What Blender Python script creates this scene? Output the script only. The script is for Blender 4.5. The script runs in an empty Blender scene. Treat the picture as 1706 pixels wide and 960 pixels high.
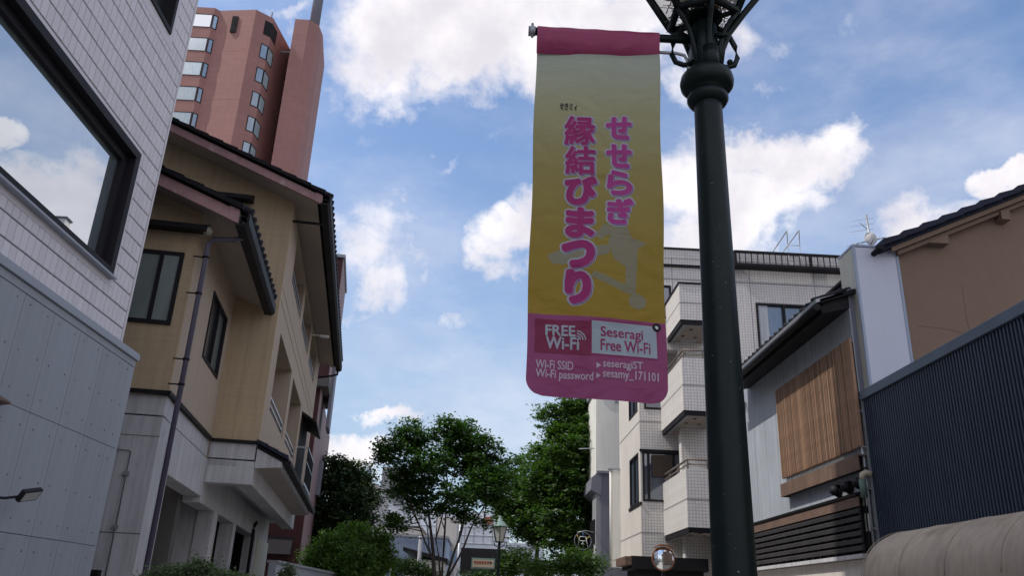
import bpy, math, random
import numpy as np
random.seed(7); rng = np.random.default_rng(7)
S = bpy.context.scene; COL = S.collection
R = math.radians
# ------------------------------------------------------------------ camera
cam = bpy.data.cameras.new('camera'); camo = bpy.data.objects.new('camera', cam); COL.objects.link(camo)
F = 1357.0
def unit(v): v = np.array(v, float); return v/np.linalg.norm(v)
_z = unit((147, 3480, -F)); _y = np.array((-53., -527., -F)); _y = unit(_y-_z*np.dot(_y, _z)); _x = np.cross(_y, _z)
RM = np.array([_x, _y, _z]); EYE = np.array([0, 0, 1.6])
from mathutils import Matrix, Vector
mw = Matrix([list(map(float, RM[i]))+[float(EYE[i])] for i in range(3)]+[[0, 0, 0, 1]])
camo.matrix_world = mw
cam.sensor_width = 36; cam.lens = F/1706*36; cam.clip_end = 5000; cam.clip_start = .05
S.camera = camo
def ray(px, py): return RM @ np.array([(px-853)/F, -(py-480)/F, -1.])
# a photo measurement turned into a place on a known wall plane
def atY(px, py, y): r = ray(px, py); return EYE+r*(y/r[1])
def atX(px, py, x): r = ray(px, py); return EYE+r*(x/r[0])
# ------------------------------------------------------------------ light
SUN_EL, SUN_AZ = 53.0, -99.0       # azimuth from +Y towards +X
sd = np.array([math.sin(R(SUN_AZ))*math.cos(R(SUN_EL)), math.cos(R(SUN_AZ))*math.cos(R(SUN_EL)), math.sin(R(SUN_EL))])
sl = bpy.data.lights.new('sun', 'SUN'); sl.energy = 2.2; sl.angle = R(.5); sl.color = (1, .955, .88)
so = bpy.data.objects.new('sun', sl); COL.objects.link(so)
so.rotation_euler = Vector(sd).to_track_quat('Z', 'Y').to_euler(); so.location = (0, 0, 60)
S.view_settings.view_transform = 'Standard'; S.view_settings.look = 'None'
S.view_settings.exposure = 0.5; S.view_settings.gamma = 1
S.cycles.max_bounces = 6
# ------------------------------------------------------------------ node helper
class NT:
    def __init__(s, t): s.t = t; s.n = t.nodes; s.l = t.links
    def a(s, typ, **kw):
        o = s.n.new(typ)
        for k, v in kw.items(): setattr(o, k, v)
        return o
    def put(s, sock, v):
        if isinstance(v, bpy.types.NodeSocket): s.l.new(v, sock)
        elif v is not None: sock.default_value = v
    def m(s, op, a, b=None, c=None, clamp=False):
        o = s.a('ShaderNodeMath', operation=op, use_clamp=clamp)
        for i, v in enumerate((a, b, c)):
            if v is not None: s.put(o.inputs[i], v)
        return o.outputs[0]
    def v(s, op, a, b=None, sc=None):
        o = s.a('ShaderNodeVectorMath', operation=op)
        s.put(o.inputs[0], a)
        if b is not None: s.put(o.inputs[1], b)
        if sc is not None: s.put(o.inputs['Scale'], sc)
        return o.outputs['Value'] if op in ('DOT_PRODUCT', 'LENGTH') else o.outputs[0]
    def noise(s, vec, scale, detail=4, rough=.55, dist=0, dim='3D'):
        o = s.a('ShaderNodeTexNoise', noise_dimensions=dim); s.put(o.inputs['Vector'], vec)
        o.inputs['Scale'].default_value = scale; o.inputs['Detail'].default_value = detail
        o.inputs['Roughness'].default_value = rough; o.inputs['Distortion'].default_value = dist
        return o.outputs['Fac']
    def mr(s, v, a, b, c=0., d=1., smooth=False):
        o = s.a('ShaderNodeMapRange', interpolation_type='SMOOTHSTEP' if smooth else 'LINEAR')
        s.put(o.inputs[0], v)
        for i, q in enumerate((a, b, c, d)): s.put(o.inputs[i+1], q)
        return o.outputs[0]
    def mix(s, f, a, b, mode='MIX'):
        o = s.a('ShaderNodeMix', data_type='RGBA', blend_type=mode); s.put(o.inputs[0], f)
        s.put(o.inputs[6], a); s.put(o.inputs[7], b); return o.outputs[2]
    def scale3(s, vec, sc):
        o = s.a('ShaderNodeMapping'); s.put(o.inputs[0], vec); o.inputs['Scale'].default_value = sc; return o.outputs[0]
def c4(c): return (c[0], c[1], c[2], 1.)
# ------------------------------------------------------------------ world: Nishita sky with cumulus clouds placed by direction
W = bpy.data.worlds.new('World'); S.world = W; W.use_nodes = True
N = NT(W.node_tree); N.n.clear()
sky = N.a('ShaderNodeTexSky', sky_type='NISHITA'); sky.sun_disc = False
sky.sun_elevation = R(SUN_EL); sky.sun_rotation = R(SUN_AZ); sky.altitude = 50; sky.air_density = 1.0; sky.dust_density = 1.6; sky.ozone_density = 1.5
tc = N.a('ShaderNodeTexCoord'); D = tc.outputs['Generated']
Dn = N.v('NORMALIZE', D)
n1 = N.noise(Dn, 7.0, 7, .6); n2 = N.noise(N.v('ADD', Dn, (5.2, 1.3, 8.8)), 7.0, 7, .6)
wob = N.a('ShaderNodeCombineXYZ'); N.put(wob.inputs[0], N.m('SUBTRACT', n1, .5)); N.put(wob.inputs[1], N.m('SUBTRACT', n2, .5))
dr, du, df = (tuple(map(float, v)) for v in (RM[:, 0], RM[:, 1], -RM[:, 2]))
fw = N.v('DOT_PRODUCT', Dn, df); fwm = N.m('MAXIMUM', fw, .05)
u_ = N.m('DIVIDE', N.v('DOT_PRODUCT', Dn, dr), fwm); v_ = N.m('DIVIDE', N.v('DOT_PRODUCT', Dn, du), fwm)
uv = N.a('ShaderNodeCombineXYZ'); N.put(uv.inputs[0], u_); N.put(uv.inputs[1], v_)
uvw = N.v('ADD', uv.outputs[0], N.v('SCALE', wob.outputs[0], sc=.22))
clouds = [ (1600,440,170,125,1.35),(1700,405,140,95,1.2),(1500,480,80,60,1),(1850,330,170,120,1),(2000,250,200,150,1),(1960,430,190,80,.8),(1800,60,60,30,.4), # px, py, rx, ry, strength : directions of the clouds measured in the photograph
 (760,50,210,110,1.25),(640,95,140,95,1.05),(585,70,90,110,.62),(880,70,150,110,1),(980,20,230,80,1),(1150,20,150,75,.9),(800,120,70,60,.75),(1130,120,80,60,.7),
 (690,160,90,45,.55),(1290,35,110,40,.42),(1420,30,110,32,.36),(480,5,70,30,.7),(1310,120,70,22,.33),(1520,10,120,22,.36),(600,210,45,28,.42),(735,268,50,16,.36),(690,225,60,24,.3),
 (1250,245,110,66,1.1),(1345,270,98,76,1.1),(1225,330,160,90,1.2),(1150,320,110,110,1),(1330,350,70,50,.75),(1160,420,130,60,.9),(1400,300,50,30,.6),(1290,395,60,30,.5),(1130,230,60,50,.6),
 (870,400,75,55,.85),(845,435,60,40,.75),(915,370,70,60,.8),(960,420,80,60,.8),(1020,380,90,80,.8),
 (625,400,90,70,.68),(600,450,80,65,.7),(665,450,65,32,.62),(620,505,60,42,.66),(735,518,42,18,.46),(590,350,60,28,.42),(560,420,40,70,.5),
 (655,688,70,22,.85),(590,748,62,38,1),(565,775,60,35,.9),(625,790,60,25,.5),(915,665,50,34,.8),(840,690,50,12,.25),(565,665,40,16,.4),
 (1700,290,62,32,1.1),(1740,300,70,40,1),(540,300,60,30,.33),(870,210,60,40,.4),(500,20,60,50,.45)]
tot = None
for (px, py, rx, ry, st) in clouds:
    c = ((px-853)/F, -(py-480)/F, 0.)
    d = N.v('LENGTH', N.v('MULTIPLY', N.v('SUBTRACT', uvw, c), (F/rx, F/ry, 0.)))
    g = N.mr(d, 1.45, .15, 0., st, True)
    tot = g if tot is None else N.m('MAXIMUM', tot, g)
# the rest of the sky, beyond the view, carries cumulus too, thickened to lift the ambient light
inv = N.m('MULTIPLY', N.mr(N.m('ABSOLUTE', u_), .88, 1.0, 1., 0., True), N.mr(N.m('ABSOLUTE', v_), .4, .55, 1., 0., True))
inv = N.m('MULTIPLY', inv, N.mr(fw, .2, .4, 0., 1.))
base = N.noise(N.scale3(Dn, (1, 1, 1.6)), 2.6, 3, .5)
rest = N.mr(base, .36, .56, 0., 1., True)
tot = N.m('ADD', N.m('MULTIPLY', tot, inv), N.m('MULTIPLY', rest, N.m('SUBTRACT', 1., inv)))
fine = N.noise(Dn, 17, 9, .62, .3)
den = N.m('ADD', tot, N.m('MULTIPLY', N.m('SUBTRACT', fine, .5), 1.05))
alpha = N.mr(den, .22, .98, 0., 1., True)
veil = N.m('MULTIPLY', N.noise(N.scale3(Dn, (1, 1, 2.2)), 3.2, 6, .6), .62)
alpha = N.m('MAXIMUM', alpha, N.mr(veil, .22, .52, 0.0, .42, True))
lum = N.m('ADD', N.m('MULTIPLY', N.noise(N.v('ADD', Dn, (.02, .01, .03)), 9, 5, .55), 1.0), N.m('MULTIPLY', den, -.16))
ccol = N.mix(N.mr(lum, .18, .58, 0., 1., True), (4.1, 3.95, 4.3, 1), (5.7, 5.5, 5.6, 1))
sep = N.a('ShaderNodeSeparateXYZ'); N.put(sep.inputs[0], Dn)
haze = N.mr(sep.outputs[2], .0, .6, .62, 0., True)
skyc = N.mix(1., sky.outputs[0], (.9, .97, 1.05, 1), 'MULTIPLY')
skyc = N.mix(haze, skyc, (2.1, 2.6, 3.15, 1))
fin = N.mix(alpha, skyc, ccol)
bg = N.a('ShaderNodeBackground'); N.put(bg.inputs[0], fin); bg.inputs[1].default_value = .14
wo = N.a('ShaderNodeOutputWorld'); N.l.new(bg.outputs[0], wo.inputs[0])
# ------------------------------------------------------------------ materials
def mat(name, col, rough=.7, var=.12, sc=3., fine=60., bump=.15, bd=.004, metal=0., streak=0., spec=.5, stain=None, grad=None, rand=0., brick=None, custom=None, cdist=None):
    m = bpy.data.materials.new(name); m.use_nodes = True; N = NT(m.node_tree)
    b = N.n['Principled BSDF']; b.inputs['Roughness'].default_value = rough; b.inputs['Metallic'].default_value = metal
    b.inputs['Specular IOR Level'].default_value = spec
    co = N.a('ShaderNodeTexCoord').outputs['Object']
    c = c4(col)
    big = N.noise(co, sc, 5, .6); sm = N.noise(co, fine, 3, .6)
    k = N.m('ADD', N.mr(big, .25, .75, 1-var, 1+var), N.mr(sm, .2, .8, -var*.5, var*.5))
    if streak:
        st = N.noise(N.scale3(co, (5, 5, .35)), 2.2, 5, .65)
        k = N.m('MULTIPLY', k, N.mr(st, .42, .72, 1., 1-streak))
    if rand:
        oi = N.a('ShaderNodeObjectInfo'); k = N.m('MULTIPLY', k, N.mr(oi.outputs['Random'], 0, 1, 1-rand, 1+rand))
    kk = N.a('ShaderNodeCombineXYZ')
    for i in range(3): N.put(kk.inputs[i], k)
    base = c
    if grad: base = grad(N, co)
    if brick:
        bs, mc, w_, h_, ms, ax = brick
        sp = N.a('ShaderNodeSeparateXYZ'); N.put(sp.inputs[0], co)
        cb = N.a('ShaderNodeCombineXYZ'); 
        if ax == 'x': N.put(cb.inputs[0], sp.outputs[1])
        elif ax == 'y': N.put(cb.inputs[0], sp.outputs[0])
        else: N.put(cb.inputs[0], N.m('ADD', sp.outputs[0], sp.outputs[1]))
        N.put(cb.inputs[1], sp.outputs[2])
        br = N.a('ShaderNodeTexBrick'); br.offset = bs; N.put(br.inputs[0], cb.outputs[0])
        br.inputs['Color1'].default_value = c; br.inputs['Color2'].default_value = c4([q*.93 for q in col]); br.inputs['Mortar'].default_value = c4(mc)
        br.inputs['Scale'].default_value = 1; br.inputs['Mortar Size'].default_value = ms; br.inputs['Mortar Smooth'].default_value = .3
        br.inputs['Brick Width'].default_value = w_; br.inputs['Row Height'].default_value = h_
        base = br.outputs[0]
    colr = N.mix(1., base, kk.outputs[0], 'MULTIPLY')
    if stain:
        scol, lo, hi, ssc = stain
        sn = N.noise(N.scale3(co, (1, 1, .45)), ssc, 6, .65, .4)
        colr = N.mix(N.mr(sn, lo, hi, 0., 1., True), colr, c4(scol))
    N.put(b.inputs['Base Color'], colr)
    if bump:
        bp = N.a('ShaderNodeBump'); bp.inputs['Strength'].default_value = bump; bp.inputs['Distance'].default_value = bd
        h = sm
        if brick: h = N.m('ADD', N.m('MULTIPLY', sm, .3), N.m('MULTIPLY', br.outputs['Fac'], -1.))
        N.put(bp.inputs['Height'], h); N.l.new(bp.outputs[0], b.inputs['Normal'])
    N.put(b.inputs['Roughness'], N.mr(big, .2, .8, rough*.88, min(1, rough*1.12)))
    if custom: custom(N, b, co, colr)
    return m
def leafmat(name, c1, c2, trans=.35):
    m = bpy.data.materials.new(name); m.use_nodes = True; N = NT(m.node_tree); N.n.remove(N.n['Principled BSDF'])
    co = N.a('ShaderNodeTexCoord').outputs['Object']
    f = N.mr(N.noise(co, 3.1, 3, .7), .3, .7); g = N.mr(N.noise(co, 37, 2, .7), .25, .75)
    col = N.mix(N.m('MULTIPLY_ADD', f, .5, N.m('MULTIPLY', g, .5)), c4(c1), c4(c2))
    d = N.a('ShaderNodeBsdfDiffuse'); N.put(d.inputs[0], col)
    t = N.a('ShaderNodeBsdfTranslucent'); N.put(t.inputs[0], N.mix(1., col, (1.3, 1.5, .5, 1), 'MULTIPLY'))
    mx = N.a('ShaderNodeMixShader'); mx.inputs[0].default_value = trans; N.l.new(d.outputs[0], mx.inputs[1]); N.l.new(t.outputs[0], mx.inputs[2])
    gl = N.a('ShaderNodeBsdfGlossy'); gl.inputs['Roughness'].default_value = .5; gl.inputs[0].default_value = (1, 1, 1, 1)
    m2 = N.a('ShaderNodeMixShader'); m2.inputs[0].default_value = .03; N.l.new(mx.outputs[0], m2.inputs[1]); N.l.new(gl.outputs[0], m2.inputs[2])
    N.l.new(m2.outputs[0], N.n['Material Output'].inputs[0]); return m
def glassmat(name, col, refl=.5, rough=.02):
    m = bpy.data.materials.new(name); m.use_nodes = True; N = NT(m.node_tree); b = N.n['Principled BSDF']
    b.inputs['Roughness'].default_value = .35
    co = N.a('ShaderNodeTexCoord').outputs['Object']
    sn = N.noise(N.scale3(co, (3, 3, .8)), 1.5, 3)
    oi = N.a('ShaderNodeObjectInfo'); rv = N.mr(oi.outputs['Random'], 0, 1, .62, 1.1); rc = N.a('ShaderNodeCombineXYZ')
    for i in range(3): N.put(rc.inputs[i], rv)
    N.put(b.inputs['Base Color'], N.mix(1., N.mix(N.mr(sn, .3, .7), c4([q*.8 for q in col]), c4([min(1, q*1.15) for q in col])), rc.outputs[0], 'MULTIPLY'))
    g = N.a('ShaderNodeBsdfGlossy'); g.inputs['Roughness'].default_value = rough; g.inputs[0].default_value = (.92, .97, 1, 1)
    bp = N.a('ShaderNodeBump'); bp.inputs['Strength'].default_value = .02; N.put(bp.inputs['Height'], N.noise(co, 1.2, 2)); N.l.new(bp.outputs[0], g.inputs['Normal'])
    fr = N.a('ShaderNodeFresnel'); fr.inputs[0].default_value = 1.5
    mx = N.a('ShaderNodeMixShader'); N.put(mx.inputs[0], N.m('MULTIPLY_ADD', fr.outputs[0], 1-refl, refl, clamp=True))
    N.l.new(b.outputs[0], mx.inputs[1]); N.l.new(g.outputs[0], mx.inputs[2]); N.l.new(mx.outputs[0], N.n['Material Output'].inputs[0]); return m
MT = {}
def mk(n, *a, **k): MT[n] = mat(n, *a, **k)
mk('asphalt', (.09, .088, .085), .9, .2, 2, 120, .4)
mk('paving', (.48, .45, .42), .85, .12, 2, 80, .3, brick=(.5, (.14, .13, .12), .3, .3, .01, 'z'))
mk('kerb_stone', (.36, .35, .33), .85)
mk('white_paint', (.75, .75, .72), .7)
mk('wall_tile', (.74, .70, .72), .55, .05, 1.5, 30, .05, rand=.05, stain=((.55, .5, .52), .62, .9, 1.2))
mk('tile_joint', (.3, .29, .3), .9, .1)
mk('tile_trim', (.70, .66, .68), .55, .05)
mk('bronze_frame', (.014, .013, .017), .6, .2, 8, 90, .05, spec=.25)
mk('grey_panel', (.36, .385, .42), .75, .06, 1.2, 140, .1, streak=.1, rand=.035)
mk('panel_joint', (.1, .115, .14), .9)
mk('cap_metal', (.33, .36, .41), .4, .06, 5)
mk('concrete', (.54, .54, .555), .85, .12, 1.3, 50, .3, streak=.3, stain=((.25, .24, .23), .58, .86, 2.2))
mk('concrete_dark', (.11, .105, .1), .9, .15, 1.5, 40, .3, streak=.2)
mk('beige_siding', (.51, .39, .25), .75, .06, .9, 60, .3, bd=.005, streak=.14, brick=(.0, (.465, .355, .225), 3.03, .028, .0014, 'z'), stain=((.41, .305, .195), .58, .9, 1.1))
mk('beige_stucco', (.46, .37, .285), .85, .06, 1, 70, .3, streak=.13, stain=((.36, .29, .22), .62, .88, 1.6))
mk('soffit', (.4, .35, .31), .8, .06, 2, 60, .1)
mk('pink_fascia', (.4, .24, .245), .7, .18, 5, 30, .3, stain=((.6, .48, .47), .55, .75, 6))
mk('black_trim', (.01, .009, .012), .6, .2, spec=.25)
mk('roof_tile', (.011, .011, .014), .7, .25, 6, 60, .2, rand=.25, spec=.2)
mk('blue_tile', (.009, .012, .032), .6, .2, 6, 60, .2, rand=.25, spec=.3)
mk('downpipe', (.1, .09, .135), .4, .1, 6)
mk('steel', (.45, .46, .48), .38, .1, 8, metal=.6)
mk('painted_sky_glass', (.4, .5, .54), .5, .08, 1, 20, 0, spec=.25)  # pale matte colour paints the sky reflected in the tower's folded panes
mk('salmon_tile', (.37, .185, .165), .75, .1, .12, 30, .1, streak=.14, brick=(.5, (.32, .16, .142), 1.4, .7, .035, 'z'), stain=((.3, .155, .14), .56, .85, .12))
mk('salmon_groove', (.36, .175, .145), .85)
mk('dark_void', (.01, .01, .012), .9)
mk('red_brick', (.062, .012, .015), .7, .15, 2, 60, .4, brick=(.5, (.03, .01, .012), .22, .07, .008, 'z'))
mk('mauve_panel', (.27, .18, .185), .7, .08, 1, streak=.15)
mk('white_tile', (.76, .735, .715), .6, .05, .6, 50, .2, bd=.003, streak=.1, brick=(.0, (.42, .40, .385), .085, .085, .008, 'y'), stain=((.55, .53, .5), .64, .9, .8))
mk('cream_wall', (.66, .62, .57), .75, .06, .8, 60, .1, streak=.16)
mk('cream_balcony', (.66, .63, .6), .75, .05, .8, 60, .2, streak=.12, brick=(.0, (.57, .54, .51), 9., .1, .003, 'x'))
mk('ivory_render', (.8, .79, .74), .8, .05, .8, 50, .2, streak=.1)
mk('slate_paint', (.19, .195, .24), .7, .08, 1.2)
mk('zinc_sheet', (.41, .445, .49), .55, .09, .9, 40, .08, streak=.28, stain=((.22, .235, .26), .62, .86, 1.5))
mk('sign_white', (.62, .64, .74), .4, .03, 1, 20, .0, streak=.04)
mk('sign_cream', (.56, .555, .46), .5, .05, 1, 20, .0, streak=.3)
mk('sign_frame', (.33, .39, .5), .4, .05)
mk('blue_metal', (.037, .052, .082), .42, .15, 1.2, 40, .05, streak=.25, stain=((.07, .085, .11), .6, .88, 1.6))
mk('blue_cap', (.1, .13, .17), .42, .1)
mk('brown_render', (.26, .175, .125), .9, .1, .9, 45, .5, bd=.01, streak=.04, stain=((.2, .135, .1), .62, .9, 1.4))
mk('awning_cloth', (.46, .39, .315), .92, .2, 1.2, 140, .3, bd=.003, streak=.2, stain=((.27, .22, .15), .48, .78, 2.4))
mk('wood_slat', (.28, .165, .1), .7, .25, 5, 60, .3, streak=.3, rand=.4)
mk('wood_beam', (.15, .092, .064), .7, .3, 4, 50, .3, rand=.1, streak=.3)
mk('dark_wood', (.028, .025, .024), .7, .3, 5, 60, .3, rand=.25)
mk('copper_strip', (.15, .095, .07), .7, .25)
def specks(N, b, co, colr):
    a = N.noise(co, 85, 2, .5); f = N.mr(a, .74, .77, 0., 1.)
    d = N.noise(N.scale3(co, (1, 1, .25)), 6, 6, .7); col = N.mix(N.mr(d, .5, .8, 0., .55, True), colr, (.03, .036, .03, 1))
    N.put(b.inputs['Base Color'], N.mix(f, col, (.3, .3, .27, 1)))
mk('green_iron', (.005, .012, .012), .42, .4, 4, 130, .3, bd=.002, spec=.25, custom=specks)
mk('pipe_green', (.1, .155, .13), .6); mk('pipe_cream', (.5, .44, .33), .5)
mk('galvanised', (.36, .38, .4), .42, .15, 8, metal=.5)
mk('patina', (.2, .3, .27), .6, .15)
mk('lamp_glass', (.5, .5, .46), .3, .06)
mk('rail_bronze', (.17, .145, .125), .5, .1, spec=.3)
mk('tile_grout', (.15, .145, .16), .9, .1)
mk('twigs', (.33, .24, .15), .9, .3, 20)
mk('bark', (.055, .045, .036), .9, .3, 6, 40, .6)
mk('orange_rim', (.28, .11, .05), .5)
mk('white_metal', (.7, .7, .7), .4)
mk('far_white', (.7, .74, .8), .8, .05, .2, 5, 0, streak=.1)
mk('far_beige', (.5, .47, .44), .8, .06, .3, 5, 0, streak=.15)
mk('far_blue', (.3, .37, .48), .8, .08, .3, 5, 0, streak=.15)
mk('far_grey', (.3, .31, .33), .8, .06, .3, 5, 0)
mk('sign_tan', (.52, .42, .3), .6); mk('sign_red', (.3, .08, .06), .6); mk('yellow_enamel', (.65, .48, .06), .5); mk('blue_enamel', (.1, .22, .5), .5)
mk('curtain', (.55, .58, .62), .9, .1, 6); mk('curtain_green', (.33, .39, .38), .9, .08, 3)
mk('interior_brown', (.05, .035, .03), .9)
MT['glass_sky'] = glassmat('glass_sky', (.3, .38, .4), .62, .01)
MT['glass_dark'] = glassmat('glass_dark', (.02, .022, .028), .05)
MT['glass_mid'] = glassmat('glass_mid', (.27, .32, .31), .06)
MT['glass_blue'] = glassmat('glass_blue', (.1, .13, .19), .12)
MT['glass_tower'] = glassmat('glass_tower', (.45, .56, .58), .12, .1)  # light base colour stands in for reflected sky
MT['glass_tower_side'] = glassmat('glass_tower_side', (.25, .34, .4), .12, .1)
MT['mirror'] = glassmat('mirror', (.3, .3, .3), .9, .04)
MT['leaf_dark'] = leafmat('leaf_dark', (.016, .05, .009), (.06, .14, .024), .42)
MT['leaf_mid'] = leafmat('leaf_mid', (.026, .07, .012), (.085, .165, .03), .42)
MT['leaf_deep'] = leafmat('leaf_deep', (.010, .026, .009), (.032, .07, .018), .25)
MT['leaf_bright'] = leafmat('leaf_bright', (.04, .1, .018), (.13, .24, .045), .45)
MT['leaf_grey'] = leafmat('leaf_grey', (.06, .1, .05), (.16, .22, .11), .35)
MT['leaf_new'] = leafmat('leaf_new', (.08, .1, .02), (.16, .17, .05), .35)
# ------------------------------------------------------------------ mesh builder
ORG = {}
class MB:
    def __init__(s): s.v = []; s.f = []; s.sm = []
    def add(s, vs, fs, smooth=False):
        o = len(s.v); s.v += [tuple(map(float, v)) for v in vs]; s.f += [tuple(o+i for i in f) for f in fs]; s.sm += [smooth]*len(fs); return s
    def box(s, x0, x1, y0, y1, z0, z1):
        x0, x1 = sorted((x0, x1)); y0, y1 = sorted((y0, y1)); z0, z1 = sorted((z0, z1))
        return s.add([(x0,y0,z0),(x1,y0,z0),(x1,y1,z0),(x0,y1,z0),(x0,y0,z1),(x1,y0,z1),(x1,y1,z1),(x0,y1,z1)],
                     [(0,3,2,1),(4,5,6,7),(0,1,5,4),(1,2,6,5),(2,3,7,6),(3,0,4,7)])
    def prism(s, poly, a, b, ax):   # poly of 2-D points extruded along axis ax from a to b
        n = len(poly)
        def P(p, t): return {'x': (t, p[0], p[1]), 'y': (p[0], t, p[1]), 'z': (p[0], p[1], t)}[ax]
        return s.add([P(p, a) for p in poly]+[P(p, b) for p in poly], [tuple(range(n))[::-1], tuple(range(n, 2*n))]+[(i, (i+1) % n, n+(i+1) % n, n+i) for i in range(n)])
    def tube(s, pts, r, n=8, r2=None, smooth=True):
        pts = [Vector(map(float, p)) for p in pts]; k = len(pts); vs = []; fs = []
        for i, p in enumerate(pts):
            t = (pts[min(i+1, k-1)]-pts[max(i-1, 0)]).normalized()
            a = t.cross(Vector((0, 0, 1)));
            if a.length < .05: a = t.cross(Vector((0, 1, 0)))
            a.normalize(); b = t.cross(a)
            rr = r if r2 is None else r+(r2-r)*i/(k-1)
            for j in range(n):
                w = 2*math.pi*j/n; vs.append(p+a*math.cos(w)*rr+b*math.sin(w)*rr)
        for i in range(k-1):
            for j in range(n): fs.append((i*n+j, i*n+(j+1) % n, (i+1)*n+(j+1) % n, (i+1)*n+j))
        caps = [tuple(range(n))[::-1], tuple(range((k-1)*n, k*n))]
        s.add(vs, fs, smooth); o = len(s.v)-len(vs); s.f += [tuple(o+i for i in q) for q in caps]; s.sm += [False]*2; return s
    def lathe(s, prof, c, n=32, smooth=True, rot=0.):
        vs = []; fs = []; m = len(prof)
        for (r, z) in prof:
            for j in range(n):
                w = 2*math.pi*j/n+rot; vs.append((c[0]+r*math.cos(w), c[1]+r*math.sin(w), c[2]+z))
        for i in range(m-1):
            for j in range(n): fs.append((i*n+j, i*n+(j+1) % n, (i+1)*n+(j+1) % n, (i+1)*n+j))
        caps = [tuple(range(n))[::-1], tuple(range((m-1)*n, m*n))]
        s.add(vs, fs, smooth); o = len(s.v)-len(vs); s.f += [tuple(o+i for i in q) for q in caps]; s.sm += [False]*2; return s
    def sphere(s, c, r, n=12, sc=(1, 1, 1)):
        return s.lathe([(max(.001, math.sin(math.pi*i/n)*r*sc[0]), -math.cos(math.pi*i/n)*r*sc[2]) for i in range(n+1)], c, n*2)
    def wallx(s, x0, x1, ya, yb, za, zb, holes=()):
        ys = sorted({ya, yb} | {q for h in holes for q in h[:2] if ya < q < yb}); zs = sorted({za, zb} | {q for h in holes for q in h[2:] if za < q < zb})
        for i in range(len(ys)-1):
            run = None
            for j in range(len(zs)-1):
                cy, cz = (ys[i]+ys[i+1])/2, (zs[j]+zs[j+1])/2
                if not any(h[0] < cy < h[1] and h[2] < cz < h[3] for h in holes): s.box(x0, x1, ys[i], ys[i+1], zs[j], zs[j+1])
        return s
    def wally(s, y0, y1, xa, xb, za, zb, holes=()):
        xs = sorted({xa, xb} | {q for h in holes for q in h[:2] if xa < q < xb}); zs = sorted({za, zb} | {q for h in holes for q in h[2:] if za < q < zb})
        for i in range(len(xs)-1):
            for j in range(len(zs)-1):
                cx, cz = (xs[i]+xs[i+1])/2, (zs[j]+zs[j+1])/2
                if not any(h[0] < cx < h[1] and h[2] < cz < h[3] for h in holes): s.box(xs[i], xs[i+1], y0, y1, zs[j], zs[j+1])
        return s
    def mesh(s, name, m, org=(0, 0, 0)):
        me = bpy.data.meshes.new(name); me.from_pydata([(v[0]-org[0], v[1]-org[1], v[2]-org[2]) for v in s.v], [], s.f)
        me.polygons.foreach_set('use_smooth', s.sm); me.materials.append(MT[m] if isinstance(m, str) else m); me.update(); return me
def orgof(p): return ORG.get(p.name, (0, 0, 0)) if p else (0, 0, 0)
def part(name, mb, m, parent, bevel=0, kind=None, label=None):
    org = orgof(parent); o = bpy.data.objects.new(name, mb.mesh(name, m, org)); COL.objects.link(o); o.parent = parent; ORG[o.name] = org
    if bevel:
        b = o.modifiers.new('edge', 'BEVEL'); b.width = bevel; b.segments = 2; b.limit_method = 'ANGLE'
    if kind: o['kind'] = kind
    if label: o['label'] = label
    return o
def piece(name, me, loc, parent, rot=None, scale=None):   # small repeated part sharing mesh data; loc in the parent's builder coordinates
    o = bpy.data.objects.new(name, me); COL.objects.link(o); o.parent = parent; g = orgof(parent)
    o.location = (loc[0]-g[0], loc[1]-g[1], loc[2]-g[2])
    if rot: o.rotation_euler = rot
    if scale: o.scale = scale
    return o
def thing(name, label, cat, loc=(0, 0, 0), rotz=0., group=None):
    o = bpy.data.objects.new(name, None); COL.objects.link(o); o.location = loc; o.rotation_euler = (0, 0, rotz); o.empty_display_size = .3
    o['label'] = label; o['category'] = cat
    if group: o['group'] = group
    ORG[o.name] = tuple(loc) if not rotz else (0, 0, 0)
    return o
def solo(name, mb, m, label, cat, group=None, kind=None, loc=None, bevel=0):
    loc = loc or (0, 0, 0)
    o = bpy.data.objects.new(name, mb.mesh(name, m, loc)); COL.objects.link(o); o.location = loc
    if kind: o['kind'] = kind
    if label: o['label'] = label
    if cat: o['category'] = cat
    if group: o['group'] = group
    if bevel:
        b = o.modifiers.new('edge', 'BEVEL'); b.width = bevel; b.segments = 2
    return o
def window(parent, ax, p, a0, a1, z0, z1, fw=.05, dep=.06, side=1, frame='bronze_frame', glass='glass_dark', mull=(), proud=.02, name='window', sub=True):
    """a framed window in a wall whose outer face lies at p on axis ax; side = direction the wall faces"""
    f = MB(); o0, o1 = p+side*proud, p-side*dep
    gls = glass if isinstance(glass, (list, tuple)) else [glass]
    bars = [(a0, a1, z0, z0+fw), (a0, a1, z1-fw, z1), (a0, a0+fw, z0+fw, z1-fw), (a1-fw, a1, z0+fw, z1-fw)]+[(q-fw*.5, q+fw*.5, z0+fw, z1-fw) for q in mull]
    for (q0, q1, w0, w1) in bars:
        f.box(o0, o1, q0, q1, w0, w1) if ax == 'x' else f.box(q0, q1, o0, o1, w0, w1)
    fo = part(name, f, frame, parent)
    edges = [a0+fw]+[q for q in mull]+[a1-fw]
    for i in range(len(edges)-1):
        g = MB(); e0 = edges[i]+(fw*.5 if i else 0); e1 = edges[i+1]-(fw*.5 if i < len(edges)-2 else 0)
        gp = p-side*(dep*.55+.012*(i % 2)) if dep > 0 else p+side*(.009+.008*(i % 2))
        g.box(gp, gp-side*.006, e0, e1, z0+fw, z1-fw) if ax == 'x' else g.box(e0, e1, gp, gp-side*.006, z0+fw, z1-fw)
        part('pane', g, gls[i % len(gls)], fo)
    return fo
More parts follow.
